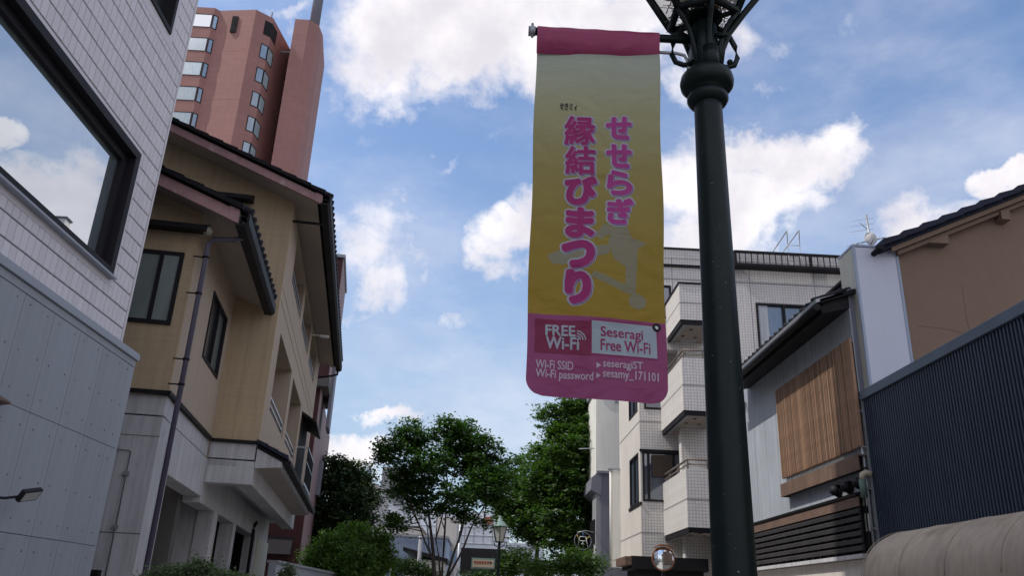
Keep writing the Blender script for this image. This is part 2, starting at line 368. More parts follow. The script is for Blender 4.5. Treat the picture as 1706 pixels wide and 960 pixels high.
# ================================================================== SETTING: ground, road, pavements
solo('ground', MB().add([(-600, -300, 0), (600, -300, 0), (600, 900, 0), (-600, 900, 0)], [(0, 1, 2, 3)]), 'asphalt', None, None, kind='structure')
solo('road', MB().add([(-2.1, -60, .004), (2.6, -60, .004), (2.6, 60, .004), (-2.1, 60, .004)], [(0, 1, 2, 3)]), 'paving', None, None, kind='structure')
for x0, x1 in ((-4.0, -2.25), (2.75, 5.0)):
    solo('pavement', MB().box(x0, x1, -60, 60, 0.0, .12), 'paving', None, None, kind='structure')
for x0 in (-2.25, 2.6):
    solo('kerb', MB().box(x0, x0+.148, -60, 60, 0.0, .125), 'kerb_stone', None, None, kind='structure')
# ================================================================== LEFT FRONT: tiled building over a grey panelled storey
TX = -4.2
t = thing('tiled_building', 'tall building clad in pale mauve wall tiles with a large sky-reflecting picture window', 'building', (TX, 6, 0))
HW = (5.0, 8.37, 4.76, 6.22)
part('wall', MB().wallx(TX-.35, TX-.012, -2., 8.975, 4.0, 24., [(3.2, 8.33, 4.80, 6.25), (5.2, 8.43, 8.03, 9.5)]).box(-14, TX-.35, 8.6, 8.97, 0, 24).box(-14, TX-.35, -2, -1.6, 0, 24).box(-14, -13.6, -2, 8.97, 0, 24).box(-14, TX-.35, -1.6, 8.6, 23.6, 23.9), 'tile_grout', t)
# plain surround around the windows
sur = MB()
def ringx(mb, x0, x1, ya, yb, za, zb, ya2, yb2, za2, zb2):
    mb.box(x0, x1, ya, yb, za, za2); mb.box(x0, x1, ya, yb, zb2, zb); mb.box(x0, x1, yb2, yb, za2, zb2); mb.box(x0, x1, ya, ya2, za2, zb2)
ringx(sur, TX-.012, TX-.001, 3.08, 8.462, 4.67, 6.37, 3.2, 8.33, 4.80, 6.25)
ringx(sur, TX-.012, TX-.001, 5.08, 8.542, 7.89, 9.62, 5.2, 8.43, 8.03, 9.5)
sur.box(TX-.012, TX+.001, 8.945, 8.985, 4.07, 24)
part('window_surround', sur, 'tile_trim', t)
# tiles, one by one
cells = []; pw, ph = .107, .2035
zc = 4.068
regs = [(3.08, 8.462, 4.67, 6.37), (5.08, 8.542, 7.89, 9.62)]
rows_z = [4.1465+ph*i for i in range(-1, 97)]
for z0 in rows_z:
    for i in range(70):
        y1 = 8.94-pw*i; y0 = y1-pw
        za, zb = max(z0, 4.085), z0+ph
        rects = [(y0+.0045, y1-.0045, za+.006, zb-.006)]
        for rg in regs:
            out = []
            for (a, b, c, d) in rects:
                if b <= rg[0] or a >= rg[1] or d <= rg[2] or c >= rg[3]: out.append((a, b, c, d)); continue
                if c < rg[2]-.02: out.append((a, b, c, rg[2]))
                if d > rg[3]+.02: out.append((a, b, rg[3], d))
                if b > rg[1]+.012 and rg[2] < d and c < rg[3]: out.append((max(a, rg[1]+.003), b, max(c, rg[2]), min(d, rg[3])))
            rects = out
        cells += [q for q in rects if q[3]-q[2] > .02]
def vis(q):
    y, z = (q[0]+q[1])/2, (q[2]+q[3])/2; c = RM.T@(np.array([TX, y, z])-EYE); px, py = 853+F*c[0]/-c[2], 480-F*c[1]/-c[2]
    return px > -5 and py > -5 and c[2] < 0
seen = sorted([q for q in cells if vis(q)], key=lambda q: (q[0]+q[1])**2/4+((q[2]+q[3])/2-1.6)**2)
near = seen[:300]; ns = set(near)
def tilebox(mb, y0, y1, z0, z1, x=TX, d=.009, b=.004):
    mb.add([(x-.012, y0, z0), (x-.012, y1, z0), (x-.012, y1, z1), (x-.012, y0, z1), (x-.012+d, y0+b, z0+b), (x-.012+d, y1-b, z0+b), (x-.012+d, y1-b, z1-b), (x-.012+d, y0+b, z1-b)],
           [(4, 5, 6, 7), (0, 1, 5, 4), (1, 2, 6, 5), (2, 3, 7, 6), (3, 0, 4, 7)])
cache = {}
for q in near:
    k = (round(q[1]-q[0], 3), round(q[3]-q[2], 3))
    if k not in cache:
        mb = MB(); tilebox(mb, 0, k[0], 0, k[1], x=.012); cache[k] = mb.mesh('wall_tile', 'wall_tile')
    piece('wall_tile', cache[k], (TX-.012+random.uniform(-.0012, .0012), q[0], q[2]), t)
mb = MB()
for q in cells:
    if q not in ns: tilebox(mb, *q)
part('wall_tiles', mb, 'wall_tile', t, kind='stuff')
# the picture window
fo = MB(); ringx(fo, TX-.16, TX+.035, 3.2, 8.37, 4.76, 6.29, 3.2, 8.27, 4.84, 6.19)
w = part('picture_window', fo, 'bronze_frame', t, bevel=.004)
fi = MB(); ringx(fi, TX-.2, TX-.06, 3.2, 8.27, 4.84, 6.19, 3.2, 8.17, 4.90, 6.10); part('inner_frame', fi, 'bronze_frame', w)
part('pane', MB().box(TX-.13, TX-.12, 3.2, 8.18, 4.89, 6.11), 'glass_sky', w)
part('sill', MB().box(TX-.02, TX+.07, 3.2, 8.40, 4.735, 4.757), 'cap_metal', w)
w = part('upper_window', (lambda m: (ringx(m, TX-.14, TX+.02, 5.2, 8.43, 8.03, 9.5, 5.26, 8.37, 8.09, 9.44), m)[1])(MB()), 'bronze_frame', t)
part('pane', MB().box(TX-.13, TX-.12, 5.24, 8.38, 8.07, 9.46), 'glass_dark', w)
# grey panelled ground storey
t2 = thing('panelled_storey', 'blue-grey panelled lower storey below the mauve tiles with rows of screw dots', 'wall', (-4, 6, 0))
part('backing', MB().box(-4.5, -4.012, -1.5, 8.985, 0, 3.99), 'panel_joint', t2)
ys = [8.985, 8.70]+[8.70-.515*i for i in range(1, 19)]; zs = [0.02, 1.0, 2.0, 3.0, 3.915]
pc = {}
for i in range(len(ys)-1):
    for j in range(4):
        w_, h_ = ys[i]-ys[i+1]-.007, zs[j+1]-zs[j]-.006; k = (round(w_, 3), round(h_, 3))
        if k not in pc: pc[k] = MB().box(0, .012, 0, w_, 0, h_).mesh('panel', 'grey_panel')
        piece('panel', pc[k], (-4.012+random.uniform(-.0008, .0008), ys[i+1]+.0035, zs[j]+.003), t2)
hm = MB()
for y in ys[1:]:
    for dz in (3.85, 3.45, 3.13, 2.87, 2.45, 2.12, 1.87, 1.45, 1.12, .87, .45):
        for s in (-.105, .105):
            if y+s < 8.95: hm.tube([(-4.0015, y+s+random.uniform(-.006, .006), dz), (-3.9985, y+s, dz)], .0095, 8)
part('screw_holes', hm, 'slate_paint', t2, kind='stuff')
part('top_band', MB().box(-4.012, -3.999, -1.5, 8.985, 3.921, 3.99), 'grey_panel', t2)
part('metal_cap', MB().box(-4.5, -3.975, -1.5, 9.01, 3.995, 4.06).box(-4.2, -3.98, -1.5, 9.005, 4.06, 4.075), 'cap_metal', t2, bevel=.004)
# floodlight on an arm
t = thing('floodlight', 'small square floodlight on a bent arm fixed to the grey panelled wall', 'light', (-4, 7.0, 2.27))
part('arm', MB().tube([(-4, 6.92, 2.25), (-3.9, 6.94, 2.25), (-3.84, 7.0, 2.27)], .011, 8), 'bronze_frame', t)
hb = MB(); c0 = Vector((-3.80, 7.1, 2.30)); ex = Vector((.25, .93, .22)).normalized(); ez = Vector((.62, -.35, -.62)); ez = (ez-ex*ez.dot(ex)).normalized(); ey = ez.cross(ex)
def ob(mb, c, ex, ey, ez, a, b, d, off=(0, 0, 0)):
    c = Vector(c)+ex*off[0]+ey*off[1]+ez*off[2]
    vs = [c+ex*sx*a+ey*sy*b+ez*sz*d for sz in (-1, 1) for sx, sy in ((-1, -1), (1, -1), (1, 1), (-1, 1))]
    return mb.add(vs, [(0,3,2,1),(4,5,6,7),(0,1,5,4),(1,2,6,5),(2,3,7,6),(3,0,4,7)])
ob(hb, c0, ex, ey, ez, .10, .055, .022); part('housing', hb, 'bronze_frame', t, bevel=.008)
part('lamp_lens', ob(MB(), c0, ex, ey, ez, .082, .04, .002, (0, 0, .0235)), 'lamp_glass', t)
t = thing('wall_bracket', 'small rust-brown bracket at the photo\'s left edge on the panelled wall', 'bracket', (-4, 6.6, 2.97))
part('plate', MB().box(-4, -3.99, 6.46, 6.68, 2.95, 3.03), 'copper_strip', t); part('hood', MB().prism([(-3.99, 3.03), (-3.90, 2.98), (-3.90, 2.965), (-3.99, 2.95)], 6.47, 6.67, 'y'), 'copper_strip', t)
# ================================================================== BEIGE HOUSE (own frame: x = u towards street, y = v away from camera)
H = thing('beige_house', 'three-storey beige house with pink barge boards, black roof tiles and a concrete ground floor', 'house', (-4.0, 14.34, 0), R(8))
sl_ = .394
def roofz(u, z0=8.62, u0=.55): return z0+(u0-u)*sl_
upper = [(1.30, 3.95, 7.62, 8.5), (4.45, 7.0, 7.62, 8.5), (7.5, 10.1, 7.62, 8.5)]
lower = [(.85, 3.75, 4.8, 6.34), (4.25, 7.15, 4.8, 6.32), (7.7, 10.3, 4.35, 6.25)]
part('front_wall', MB().prism([(-9, 4.07), (-.003, 4.07), (-.003, 8.70), (-.003, roofz(0)-.1), (-4.4, roofz(-4.4)-.1), (-9, roofz(-4.4)-1.9)], 0, .25, 'y'), 'beige_siding', H)
part('street_wall', MB().wallx(-.25, 0, .003, 11.6, 4.07, 8.68, upper+lower).box(-9, -.25, 11.3, 11.6, 4.07, 9.), 'beige_stucco', H)
# corner trims, joints
part('corner_trim', MB().box(-.12, .006, -.006, .1, 4.07, 8.66), 'beige_siding', H)
jm = MB()
for z in (6.77, 9.07): jm.box(-4 if z > 8 else -.79, .008 if z < 8 else -.42, -.009, .001, z-.012, z+.012)
for z in (6.77, 7.02): jm.box(-.001, .008, .1, 11.5, z-.011, z+.011)
jm.box(-.43, -.41, -.007, .001, 4.07, 9.05).box(-1.66, -1.64, -.007, .001, 6.9, 9.4).box(-2.45, -2.43, -.007, .001, 6.9, 9.7)
part('joint_strip', jm, 'beige_siding', H)
# rooms behind the recessed openings
back = MB()
for (a, b, c, d) in upper+lower: back.box(-1.15, -1.1, a-.05, b+.05, c-.05, d+.05)
part('inner_wall', back, 'beige_stucco', H)
for (a, b, c, d) in upper+lower:
    part('reveal', MB().box(-1.1, -.25, a-.06, a, c, d).box(-1.1, -.25, b, b+.06, c, d).box(-1.1, -.25, a, b, d, d+.06).box(-1.1, -.25, a, b, c-.06, c), 'beige_stucco', H)
    f = window(H, 'x', -1.06, a+.15, b-.15, c+.02, d-.06, side=1, mull=((a+b)/2,), glass='glass_dark', frame='bronze_frame', dep=.04)
    r_ = part('railing', MB().box(-.06, -.03, a, b, c+.30, c+.335).box(-.06, -.03, a, b, c+.16, c+.19).box(-.06, -.03, a, b, c+.02, c+.06).box(-.06, -.03, a, a+.03, c, c+.3).box(-.06, -.03, b-.03, b, c, c+.3), 'steel', H)
# main roof
def roof(parent, u_e, z_e, u_r, v0, v1, th=.17, both=True, mt='roof_tile'):
    zr = z_e+(u_e-u_r)*sl_
    p = [(u_e, z_e), (u_r, zr), (u_r, zr+th), (u_e, z_e+th)]
    m = MB().prism(p, v0, v1, 'y')
    if both: m.prism([(u_r, zr), (2*u_r-u_e, z_e), (2*u_r-u_e, z_e+th), (u_r, zr+th)], v0, v1, 'y')
    return m
ro = part('roof', roof(H, .52, 8.60, -4.4, -.54, 11.55, .12), 'roof_tile', H)
sfm = MB().prism([(.48, 8.595-.02), (-4.4, 8.595+(.48+4.4)*sl_), (-4.4, 8.56+(.48+4.4)*sl_), (.48, 8.54)], -.52, 11.5, 'y')
part('soffit', sfm, 'soffit', H)
part('barge_board', MB().prism([(.56, 8.50), (-4.4, 8.50+4.96*sl_), (-4.4, 8.66+4.96*sl_), (.56, 8.66)], -.60, -.54, 'y'), 'pink_fascia', ro, bevel=.006)
part('barge_board', MB().prism([(.57, 8.49), (.44, 8.49+.13*sl_), (.44, 8.67+.13*sl_), (.57, 8.67)], -.615, -.535, 'y'), 'pink_fascia', ro)
# verge tiles: overlapping steps along the rake
vt = MB().prism([(0, 0), (-.31, .31*sl_-.0), (-.31, .31*sl_+.06), (0, .085)], -.05, .2, 'y').mesh('verge_tile', 'roof_tile')
for i in range(18): piece('verge_tile', vt, (.62-.285*i, -.62, 8.675+.285*i*sl_), ro)
et = MB().lathe([(.001, 0), (.06, 0), (.07, .012), (.07, .3)], (0, 0, 0), 12).mesh('eave_tile', 'roof_tile')
def eave_tiles(parent, u, z, v0, v1, step, rot=0.):
    k = int((v1-v0)/step)
    for i in range(k): piece('eave_tile', et, (u, v0+step*(i+.5), z), parent, rot=(0, R(-68.5), 0))
eave_tiles(ro, .74, 8.71, -.6, 11.5, .27)
part('gutter', MB().prism([(.55, 8.47), (.68, 8.47), (.73, 8.52), (.73, 8.66), (.70, 8.66), (.70, 8.53), (.67, 8.50), (.55, 8.50)], -.64, 11.62, 'y').box(.55, .56, -.6, 11.6, 8.5, 8.7), 'black_trim', H)
part('gutter_bracket', MB().box(.0, .58, .05, .09, 8.36, 8.40), 'black_trim', H)
part('gutter_outlet', MB().tube([(.62, 11.4, 8.5), (.62, 11.45, 8.33), (.3, 11.5, 8.25), (.02, 11.5, 8.2)], .035, 8), 'black_trim', H)
part('wall_lamp', MB().box(.0, .42, 6.9, 6.96, 8.2, 8.22).box(.28, .5, 6.86, 7.0, 8.17, 8.22), 'white_metal', H)
# hooded window high on the front wall
part('window_hood', MB().prism([(0, 8.80), (-.34, 8.64), (-.34, 8.56), (0, 8.62)], -2.2, -.76, 'x'), 'black_trim', H)
window(H, 'y', 0.0, -1.9, -.86, 7.5, 8.56, side=-1, glass='glass_mid', proud=.03, dep=-.005)
# projecting lower wing
bz = 6.62
part('wing_front', MB().prism([(-5.5, 4.07), (-.793, 4.07), (-.793, bz-.06+(.79-.23)*sl_), (-4.4, bz-.06+4.17*sl_), (-5.5, bz+1.2)], -3.46, -3.26, 'y'), 'beige_siding', H)
part('wing_side', MB().wallx(-.99, -.79, -3.457, -.0, 4.07, 6.78, [(-1.87, -.45, 5.02, 6.12)]), 'beige_stucco', H)
part('corner_trim', MB().box(-.86, -.784, -3.466, -3.36, 4.07, 6.72), 'beige_siding', H)
part('joint_strip', MB().box(-4, -.8, -3.468, -3.459, 6.80, 6.825), 'beige_siding', H)
rw = part('wing_roof', roof(H, -.23, 6.55, -4.6, -3.90, -.005, .10, False), 'roof_tile', H)
part('wing_soffit', MB().prism([(-.26, 6.545), (-4.6, 6.545+4.34*sl_), (-4.6, 6.51+4.34*sl_), (-.26, 6.51)], -3.88, -.005, 'y'), 'soffit', H)
part('barge_board', MB().prism([(-.20, 6.42), (-4.6, 6.42+4.4*sl_), (-4.6, 6.60+4.4*sl_), (-.20, 6.60)], -3.97, -3.91, 'y'), 'pink_fascia', rw, bevel=.006)
part('barge_board', MB().prism([(-.19, 6.41), (-.33, 6.41+.14*sl_), (-.33, 6.61+.14*sl_), (-.19, 6.61)], -3.985, -3.905, 'y'), 'pink_fascia', rw)
for i in range(12): piece('verge_tile', vt, (-.14-.285*i, -4.0, 6.60+.285*i*sl_), rw)
eave_tiles(rw, -.03, 6.63, -3.98, -.02, .27)
part('gutter', MB().prism([(-.22, 6.37), (-.09, 6.37), (-.04, 6.42), (-.04, 6.57), (-.07, 6.57), (-.07, 6.43), (-.1, 6.40), (-.22, 6.40)], -3.99, -.1, 'y').box(-.22, -.2, -3.9, -.1, 6.4, 6.6), 'black_trim', H)
part('window_hood', MB().prism([(-3.46, 6.56), (-3.72, 6.44), (-3.72, 6.37), (-3.46, 6.40)], -5., -.66, 'x') , 'black_trim', H)
window(H, 'y', -3.46, -2.6, -.93, 5.0, 6.08, fw=.055, side=-1, glass='glass_mid', mull=(-1.22,), proud=.035, dep=-.003)
window(H, 'x', -.79, -1.87, -.45, 5.02, 6.12, fw=.04, side=1, glass=['glass_dark', 'glass_mid'], mull=(-1.2,), proud=.02)
part('bell_lamp', MB().sphere((-.66, -3.56, 6.42), .07, 8), 'sign_cream', H)
# black ledge line between siding and concrete
led = MB().box(-5.5, -.76, -3.50, -3.46, 4.03, 4.085).box(-.79, -.75, -3.50, -.04, 4.03, 4.085).box(-.75, .03, -.045, -.003, 4.03, 4.085)
part('ledge', led, 'black_trim', H)
# concrete ground floor
cg = MB()
cg.box(-9, -.80, -3.42, -3.2, 3.76, 4.03).box(-1.1, -.81, -3.2, -.0, 3.76, 4.03)                       # upper band of the wing
cg.box(-9, -.79, -3.46, -3.16, 0, 3.735)                                                               # wing front wall
cg.box(-1.09, -.79, -3.16, -2.62, 0, 3.735).box(-1.09, -.79, -2.62, 0, 3.1, 3.735)                      # corner pier, lintel
cg.box(-.79, -.02, .015, .3, 3.76, 4.03).box(-.79, 0, .0, .3, 3.34, 3.735)                               # main front
cg.box(-.3, 0, .3, 9.8, 3.34, 3.9)                                                                       # street beam
cg.box(-9, -.3, .0, 11.5, 3.62, 3.73)                                                                    # slab
cg.box(-1.09, -.79, 0, 11.0, 3.0, 3.62)
for (a, b) in ((1.5, 2.0), (4.1, 4.5), (8.2, 8.5)): cg.box(-1.09, -.79, a, b, 0, 3.0)
cg.box(-3.2, -2.9, -3.16, 11.4, 0, 3.62)
part('concrete_frame', cg, 'concrete', H, bevel=.008)
part('groove_line', MB().box(-9, -.83, -3.40, -3.2, 3.735, 3.762).box(-1.0, -.83, -3.2, -.01, 3.735, 3.762).box(-.79, -.05, .05, .3, 3.735, 3.762), 'dark_void', H)
part('garage_partition', MB().box(-2.9, -1.09, 1.55, 1.85, 0, 3.62), 'concrete', H)
part('garage_interior', MB().box(-3.25, -3.195, -3.16, 11.4, 0, 3.6).box(-3.1, -1.1, -.2, 0.1, 0, 3.6), 'concrete_dark', H)  # darker concrete colour on the inner walls paints in the garage's shade
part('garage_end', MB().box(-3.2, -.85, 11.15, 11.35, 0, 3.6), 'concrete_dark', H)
part('garage_rail', MB().tube([(-2.88, -2.6, 2.35), (-2.88, 1.5, 2.35)], .018, 6), 'steel', H)
part('frame_joint', MB().box(-9, -.79, -3.464, -3.459, 2.245, 2.255).box(-9, -.79, -3.4635, -3.459, 3.47, 3.478), 'concrete_dark', H)
# lower pent roof above the street beam
lr = part('pent_roof', MB().prism([(0.003, 4.03), (.50, 3.80), (.50, 3.73), (0.003, 3.96)], -.02, 8.7, 'y'), 'roof_tile', H)
part('pent_fascia', MB().prism([(.005, 3.62), (.40, 3.66), (.46, 3.66), (.46, 3.79), (.005, 4.0)], -.01, .03, 'y').box(.40, .46, .03, 8.65, 3.66, 3.77).box(0, .4, 8.6, 8.65, 3.64, 3.9), 'concrete', H)
part('pent_soffit', MB().box(0, .40, .03, 8.6, 3.66, 3.69), 'soffit', H)
et2 = MB().lathe([(.001, 0), (.045, 0), (.05, .01), (.05, .5)], (0, 0, 0), 8).mesh('eave_tile', 'blue_tile')
for i in range(35): piece('eave_tile', et2, (.53, .08+.25*i, 3.815), lr, rot=(0, R(-65), 0))
vt2 = MB().prism([(0, 0), (-.2, .092), (-.2, .15), (0, .075)], -.05, .14, 'y').mesh('verge_tile', 'blue_tile')
for i in range(3): piece('verge_tile', vt2, (.55-.18*i, -.05, 3.79+.18*i*.46), lr)
part('pent_gutter', MB().box(.50, .60, -.03, 8.72, 3.70, 3.78), 'black_trim', H)
# balcony and awning at the far end of the lower row
part('side_awning', MB().prism([(0, 6.28), (.42, 6.02), (.42, 5.97), (0, 6.2)], 7.7, 10.2, 'y'), 'black_trim', H)
bl = part('balcony_rail', MB().box(0, .30, 7.65, 10.3, 4.32, 4.40).box(.27, .30, 7.65, 10.3, 5.28, 5.32).box(.27, .30, 7.65, 10.3, 4.9, 4.93).box(0, .3, 7.65, 7.69, 5.28, 5.32), 'galvanised', H)
bar = MB().box(-.01, .01, -.01, .01, 0, .9).mesh('bar', 'bronze_frame')
for i in range(16): piece('bar', bar, (.285, 7.75+.165*i, 4.4), bl)
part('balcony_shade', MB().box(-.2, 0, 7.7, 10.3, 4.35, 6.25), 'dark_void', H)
# drain pipe with collars
part('downpipe', MB().tube([(-.18, -3.5, 6.40), (-.30, -3.52, 6.34), (-.56, -3.55, 6.31), (-.62, -3.55, 6.22), (-.625, -3.55, 0.05)], .036, 12), 'downpipe', H)
for z in (6.0, 5.45, 4.5, 4.15): part('pipe_collar', MB().lathe([(.036, 0), (.048, .004), (.048, .03), (.036, .034)], (-.625, -3.55, z), 12).box(-.79, -.63, -3.56, -3.54, z+.01, z+.025), 'black_trim', H)
part('conduit', MB().tube([(-1.9, -3.475, 3.28), (-1.12, -3.475, 3.28), (-1.09, -3.475, 3.25), (-1.09, -3.475, .1)], .011, 6), 'galvanised', H)
part('conduit_box', MB().box(-1.13, -1.06, -3.5, -3.465, 2.95, 3.0).box(-1.13, -1.06, -3.5, -3.465, 2.3, 2.34).box(-1.3, -1.25, -3.5, -3.465, 3.25, 3.31), 'galvanised', H)
part('meter_box', MB().box(-1.5, -1.15, -3.62, -3.465, 1.72, 1.80), 'black_trim', H)
part('garage_pipe', MB().tube([(-.75, 7.6, 3.3), (-.75, 7.3, 3.2), (-.75, 7.25, 3.1), (-.75, 7.25, .2)], .04, 8), 'bronze_frame', H)
part('garage_shutter', MB().box(-.8, -.76, 8.5, 11.2, 0, 3.0), 'sign_cream', H)
# ================================================================== PINK TOWER
s70 = 1.0
TW = thing('pink_tower', 'tall salmon-pink tower block with folded corner windows behind the beige house', 'tower', (-27, 75, 0))
zt = 58.8
poly = [(-36, 70.1), (-30.9, 70.1), (-30.5, 70.5), (-26.56, 70.0), (-25.06, 71.25), (-24.4, 76.4), (-24.2, 84), (-36, 84)]
poly2 = [(-22.97, 71.9), (-21.48, 71.9), (-20.6, 72.7), (-20.47, 74.4), (-21.3, 80), (-24.3, 80), (-24.6, 77)]
body = MB().prism(poly, 0, zt, 'z'); part('main_block', body, 'salmon_tile', TW)
part('stair_shaft', MB().prism(poly2, 0, 59.4, 'z'), 'salmon_tile', TW)
gm = MB()
def shrink(pl, k):
    cx = sum(p[0] for p in pl)/len(pl); cy = sum(p[1] for p in pl)/len(pl); return [(cx+(p[0]-cx)*k, cy+(p[1]-cy)*k) for p in pl]
for z in np.arange(zt-5.2, 30, -5.9): gm.prism(shrink(poly, 1.0012), z, z+.07, 'z')
part('floor_line', gm, 'salmon_groove', TW)
def tower_window(p0, p1, z0, z1, gl='glass_tower', out=.03):
    p0 = Vector((p0[0], p0[1])); p1 = Vector((p1[0], p1[1])); d = (p1-p0).normalized(); nn = Vector((d.y, -d.x))
    def seg(m, a, b, za, zb, o0, o1):
        q = [p0+d*a+nn*o0, p0+d*b+nn*o0, p0+d*b+nn*o1, p0+d*a+nn*o1]; m.prism([tuple(v) for v in q], za, zb, 'z')
    L = (p1-p0).length; m = MB(); fw = .09
    seg(m, 0, L, z0, z0+fw, -.1, out); seg(m, 0, L, z1-fw, z1, -.1, out); seg(m, 0, fw, z0+fw, z1-fw, -.1, out); seg(m, L-fw, L, z0+fw, z1-fw, -.1, out)
    f = part('window', m, 'bronze_frame', TW); g = MB(); seg(g, fw, L-fw, z0+fw, z1-fw, -.1, out-.02); part('pane', g, gl, f)
def lerp(a, b, t): return (a[0]+(b[0]-a[0])*t, a[1]+(b[1]-a[1])*t)
for k in range(8):
    zc = 57.35-3.0*k - 1.1
    tower_window((-33.4, 70.1), (-30.93, 70.1), zc, zc+1.7); tower_window(poly[1], lerp(poly[1], poly[2], .98), zc, zc+1.7, 'glass_tower_side')
    zc2 = 55.0-2.93*(k-1)-1.6
    a = lerp(poly[3], poly[4], .58); b = poly[4]; c = lerp(poly[4], poly[5], .26)
    tower_window(a, b, zc2, zc2+1.75, 'dark_void' if k == 0 else 'glass_tower_side'); tower_window(b, c, zc2, zc2+1.75, 'dark_void' if k == 0 else 'painted_sky_glass')
part('vent_slot', MB().box(-28.9, -28.3, 70.1, 70.4, 55.9, 57.9), 'dark_void', TW)
for z in (54.6, 51.4, 45.4): part('side_vent', MB().box(-24.62, -24.35, 76.0, 76.2, z, z+.35), 'dark_void', TW)
part('roof_link', MB().box(-25.5, -22.9, 77, 79, 56.6, 58.7).box(-24.6, -22.9, 74.0, 74.2, 56.6, 56.75), 'far_grey', TW)
part('chimney_mast', MB().lathe([(.55, 0), (.55, 14)], (-21.6, 74.5, 59.2), 20), 'slate_paint', TW)
part('thin_mast', MB().tube([(-26.2, 73.5, 58.6), (-26.1, 73.5, 61.4)], .1, 6), 'slate_paint', TW)
# ================================================================== RED BRICK BUILDING behind the house
_l = atY(539, 621, 30)[0]; _u = atY(550, 621, 30)[0]-_l; _zt = atY(560, 434, 30)[2]; _zs = atY(540, 648, 30)[2]
RB = thing('red_brick_building', 'narrow dark red brick building with mauve side panels beyond the beige house', 'building', (_l, 30, 0), R(8))
part('brick_wall', MB().box(-6, -.03, 0, 10, 0, _zs), 'red_brick', RB)
part('side_panel', MB().box(-.03, .0, -.02, 10, 0, _zs), 'mauve_panel', RB)
up = part('upper_block', MB().box(-6, _u-.03, -.3, 3.6, _zs+.35, _zt), 'red_brick', RB)
part('side_panel', MB().box(_u-.03, _u, -.32, 3.6, _zs+.3, _zt), 'mauve_panel', RB)
part('slab_edge', MB().box(-1.2, _u+.02, -.4, 3.6, _zs+.003, _zs+.35), 'concrete_dark', RB)
part('roof_cap', MB().box(-6, _u+.06, -.4, 3.7, _zt, _zt+.12), 'cap_metal', RB)
part('front_window', MB().box(_u-.42, _u-.15, -.33, -.3, _zt-3.4, _zt-1.7), 'bronze_frame', RB)
part('side_fin', MB().box(_u, _u+.12, 1.2, 2.6, _zs-1.2, _zs+1.4), 'slate_paint', RB)
part('side_fin', MB().box(0, .14, 4.2, 5.6, _zs-3.4, _zs-2.0), 'slate_paint', RB)
part('door_canopy', MB().prism([(-.8, 2.9), (-.1, 3.5), (-.1, 2.9)], -1.6, -.3, 'x'), 'black_trim', RB)
# ================================================================== RIGHT: blue corrugated building
B = thing('corrugated_building', 'low building with dark navy corrugated metal cladding above the beige awning', 'building', (5, 8.5, 0))
cm = MB(); y = 2.0; xs = 5.0; prof = []
while y < 10.57:
    prof += [(xs+.045, y), (xs+.045, y+.022), (xs, y+.026), (xs, y+.052)]; y += .058
prof.append((xs+.045, 10.57))
n_ = len(prof)
cm.add([(p[0], p[1], 2.3) for p in prof]+[(p[0], p[1], 4.36) for p in prof], [(i, n_+i, n_+i+1, i+1) for i in range(n_-1)])
part('corrugated_cladding', cm, 'blue_metal', B)
part('wall_core', MB().box(5.05, 9., 1.0, 10.565, 0, 4.36), 'concrete_dark', B)
part('roof_cap', MB().box(4.972, 5.2, 1.0, 10.63, 4.355, 4.475).box(5.2, 9., 1.0, 10.5, 4.36, 4.40), 'blue_cap', B, bevel=.006)
part('corner_strip', MB().box(4.985, 5.05, 10.572, 10.615, 2.3, 4.35), 'galvanised', B)
part('drain_pipe', MB().tube([(4.96, 10.66, 4.3), (4.96, 10.66, 2.2)], .022, 8), 'galvanised', B)
for z in (4.2, 3.72, 3.18, 2.68): part('pipe_clip', MB().box(4.93, 5.0, 10.60, 10.64, z, z+.02), 'galvanised', B)
# awning: barrel shaped canvas hood over the shop front
A = thing('shop_awning', 'grey-beige quarter-round canvas awning below the navy corrugated wall', 'awning', (4.6, 8, 2))
am = MB(); n = 14; sec = [(5.0-.62*math.sin(math.pi/2*i/n)*1.0, 2.02+.57*math.cos(math.pi/2*i/n)) for i in range(n+1)]
ysec = [10.0-.02*k for k in range(0)]
Ys = np.concatenate([[9.96, 9.95, 9.90, 9.82], np.arange(9.7, 2, -.13)])
vs = []; 
for j, yy in enumerate(Ys):
    sh = {0: .0, 1: .72, 2: .9, 3: .975}.get(j, 1.)
    sag = -.005*abs(math.sin(math.pi*(9.82-yy)/.9)) if j > 3 else 0
    for (x, z) in sec:
        k = sh*(1+sag); vs.append((5.0-(5.0-x)*k, yy, 2.02+(z-2.02)*k))
fs = []
for j in range(len(Ys)-1):
    for i in range(n): a = j*(n+1)+i; fs.append((a, a+1, a+n+2, a+n+1))
am.add(vs, fs, True)
part('canvas', am, 'awning_cloth', A)
for k in range(7):
    yy = 9.82-.9*k; rm = MB().tube([(5.0-(5.0-x)*1.006, yy, 2.02+(z-2.02)*1.0) for x, z in sec], .005, 6); part('rib', rm, 'awning_cloth', A)
part('valance', MB().box(4.375, 4.385, 2, 9.93, 1.86, 2.03), 'awning_cloth', A)
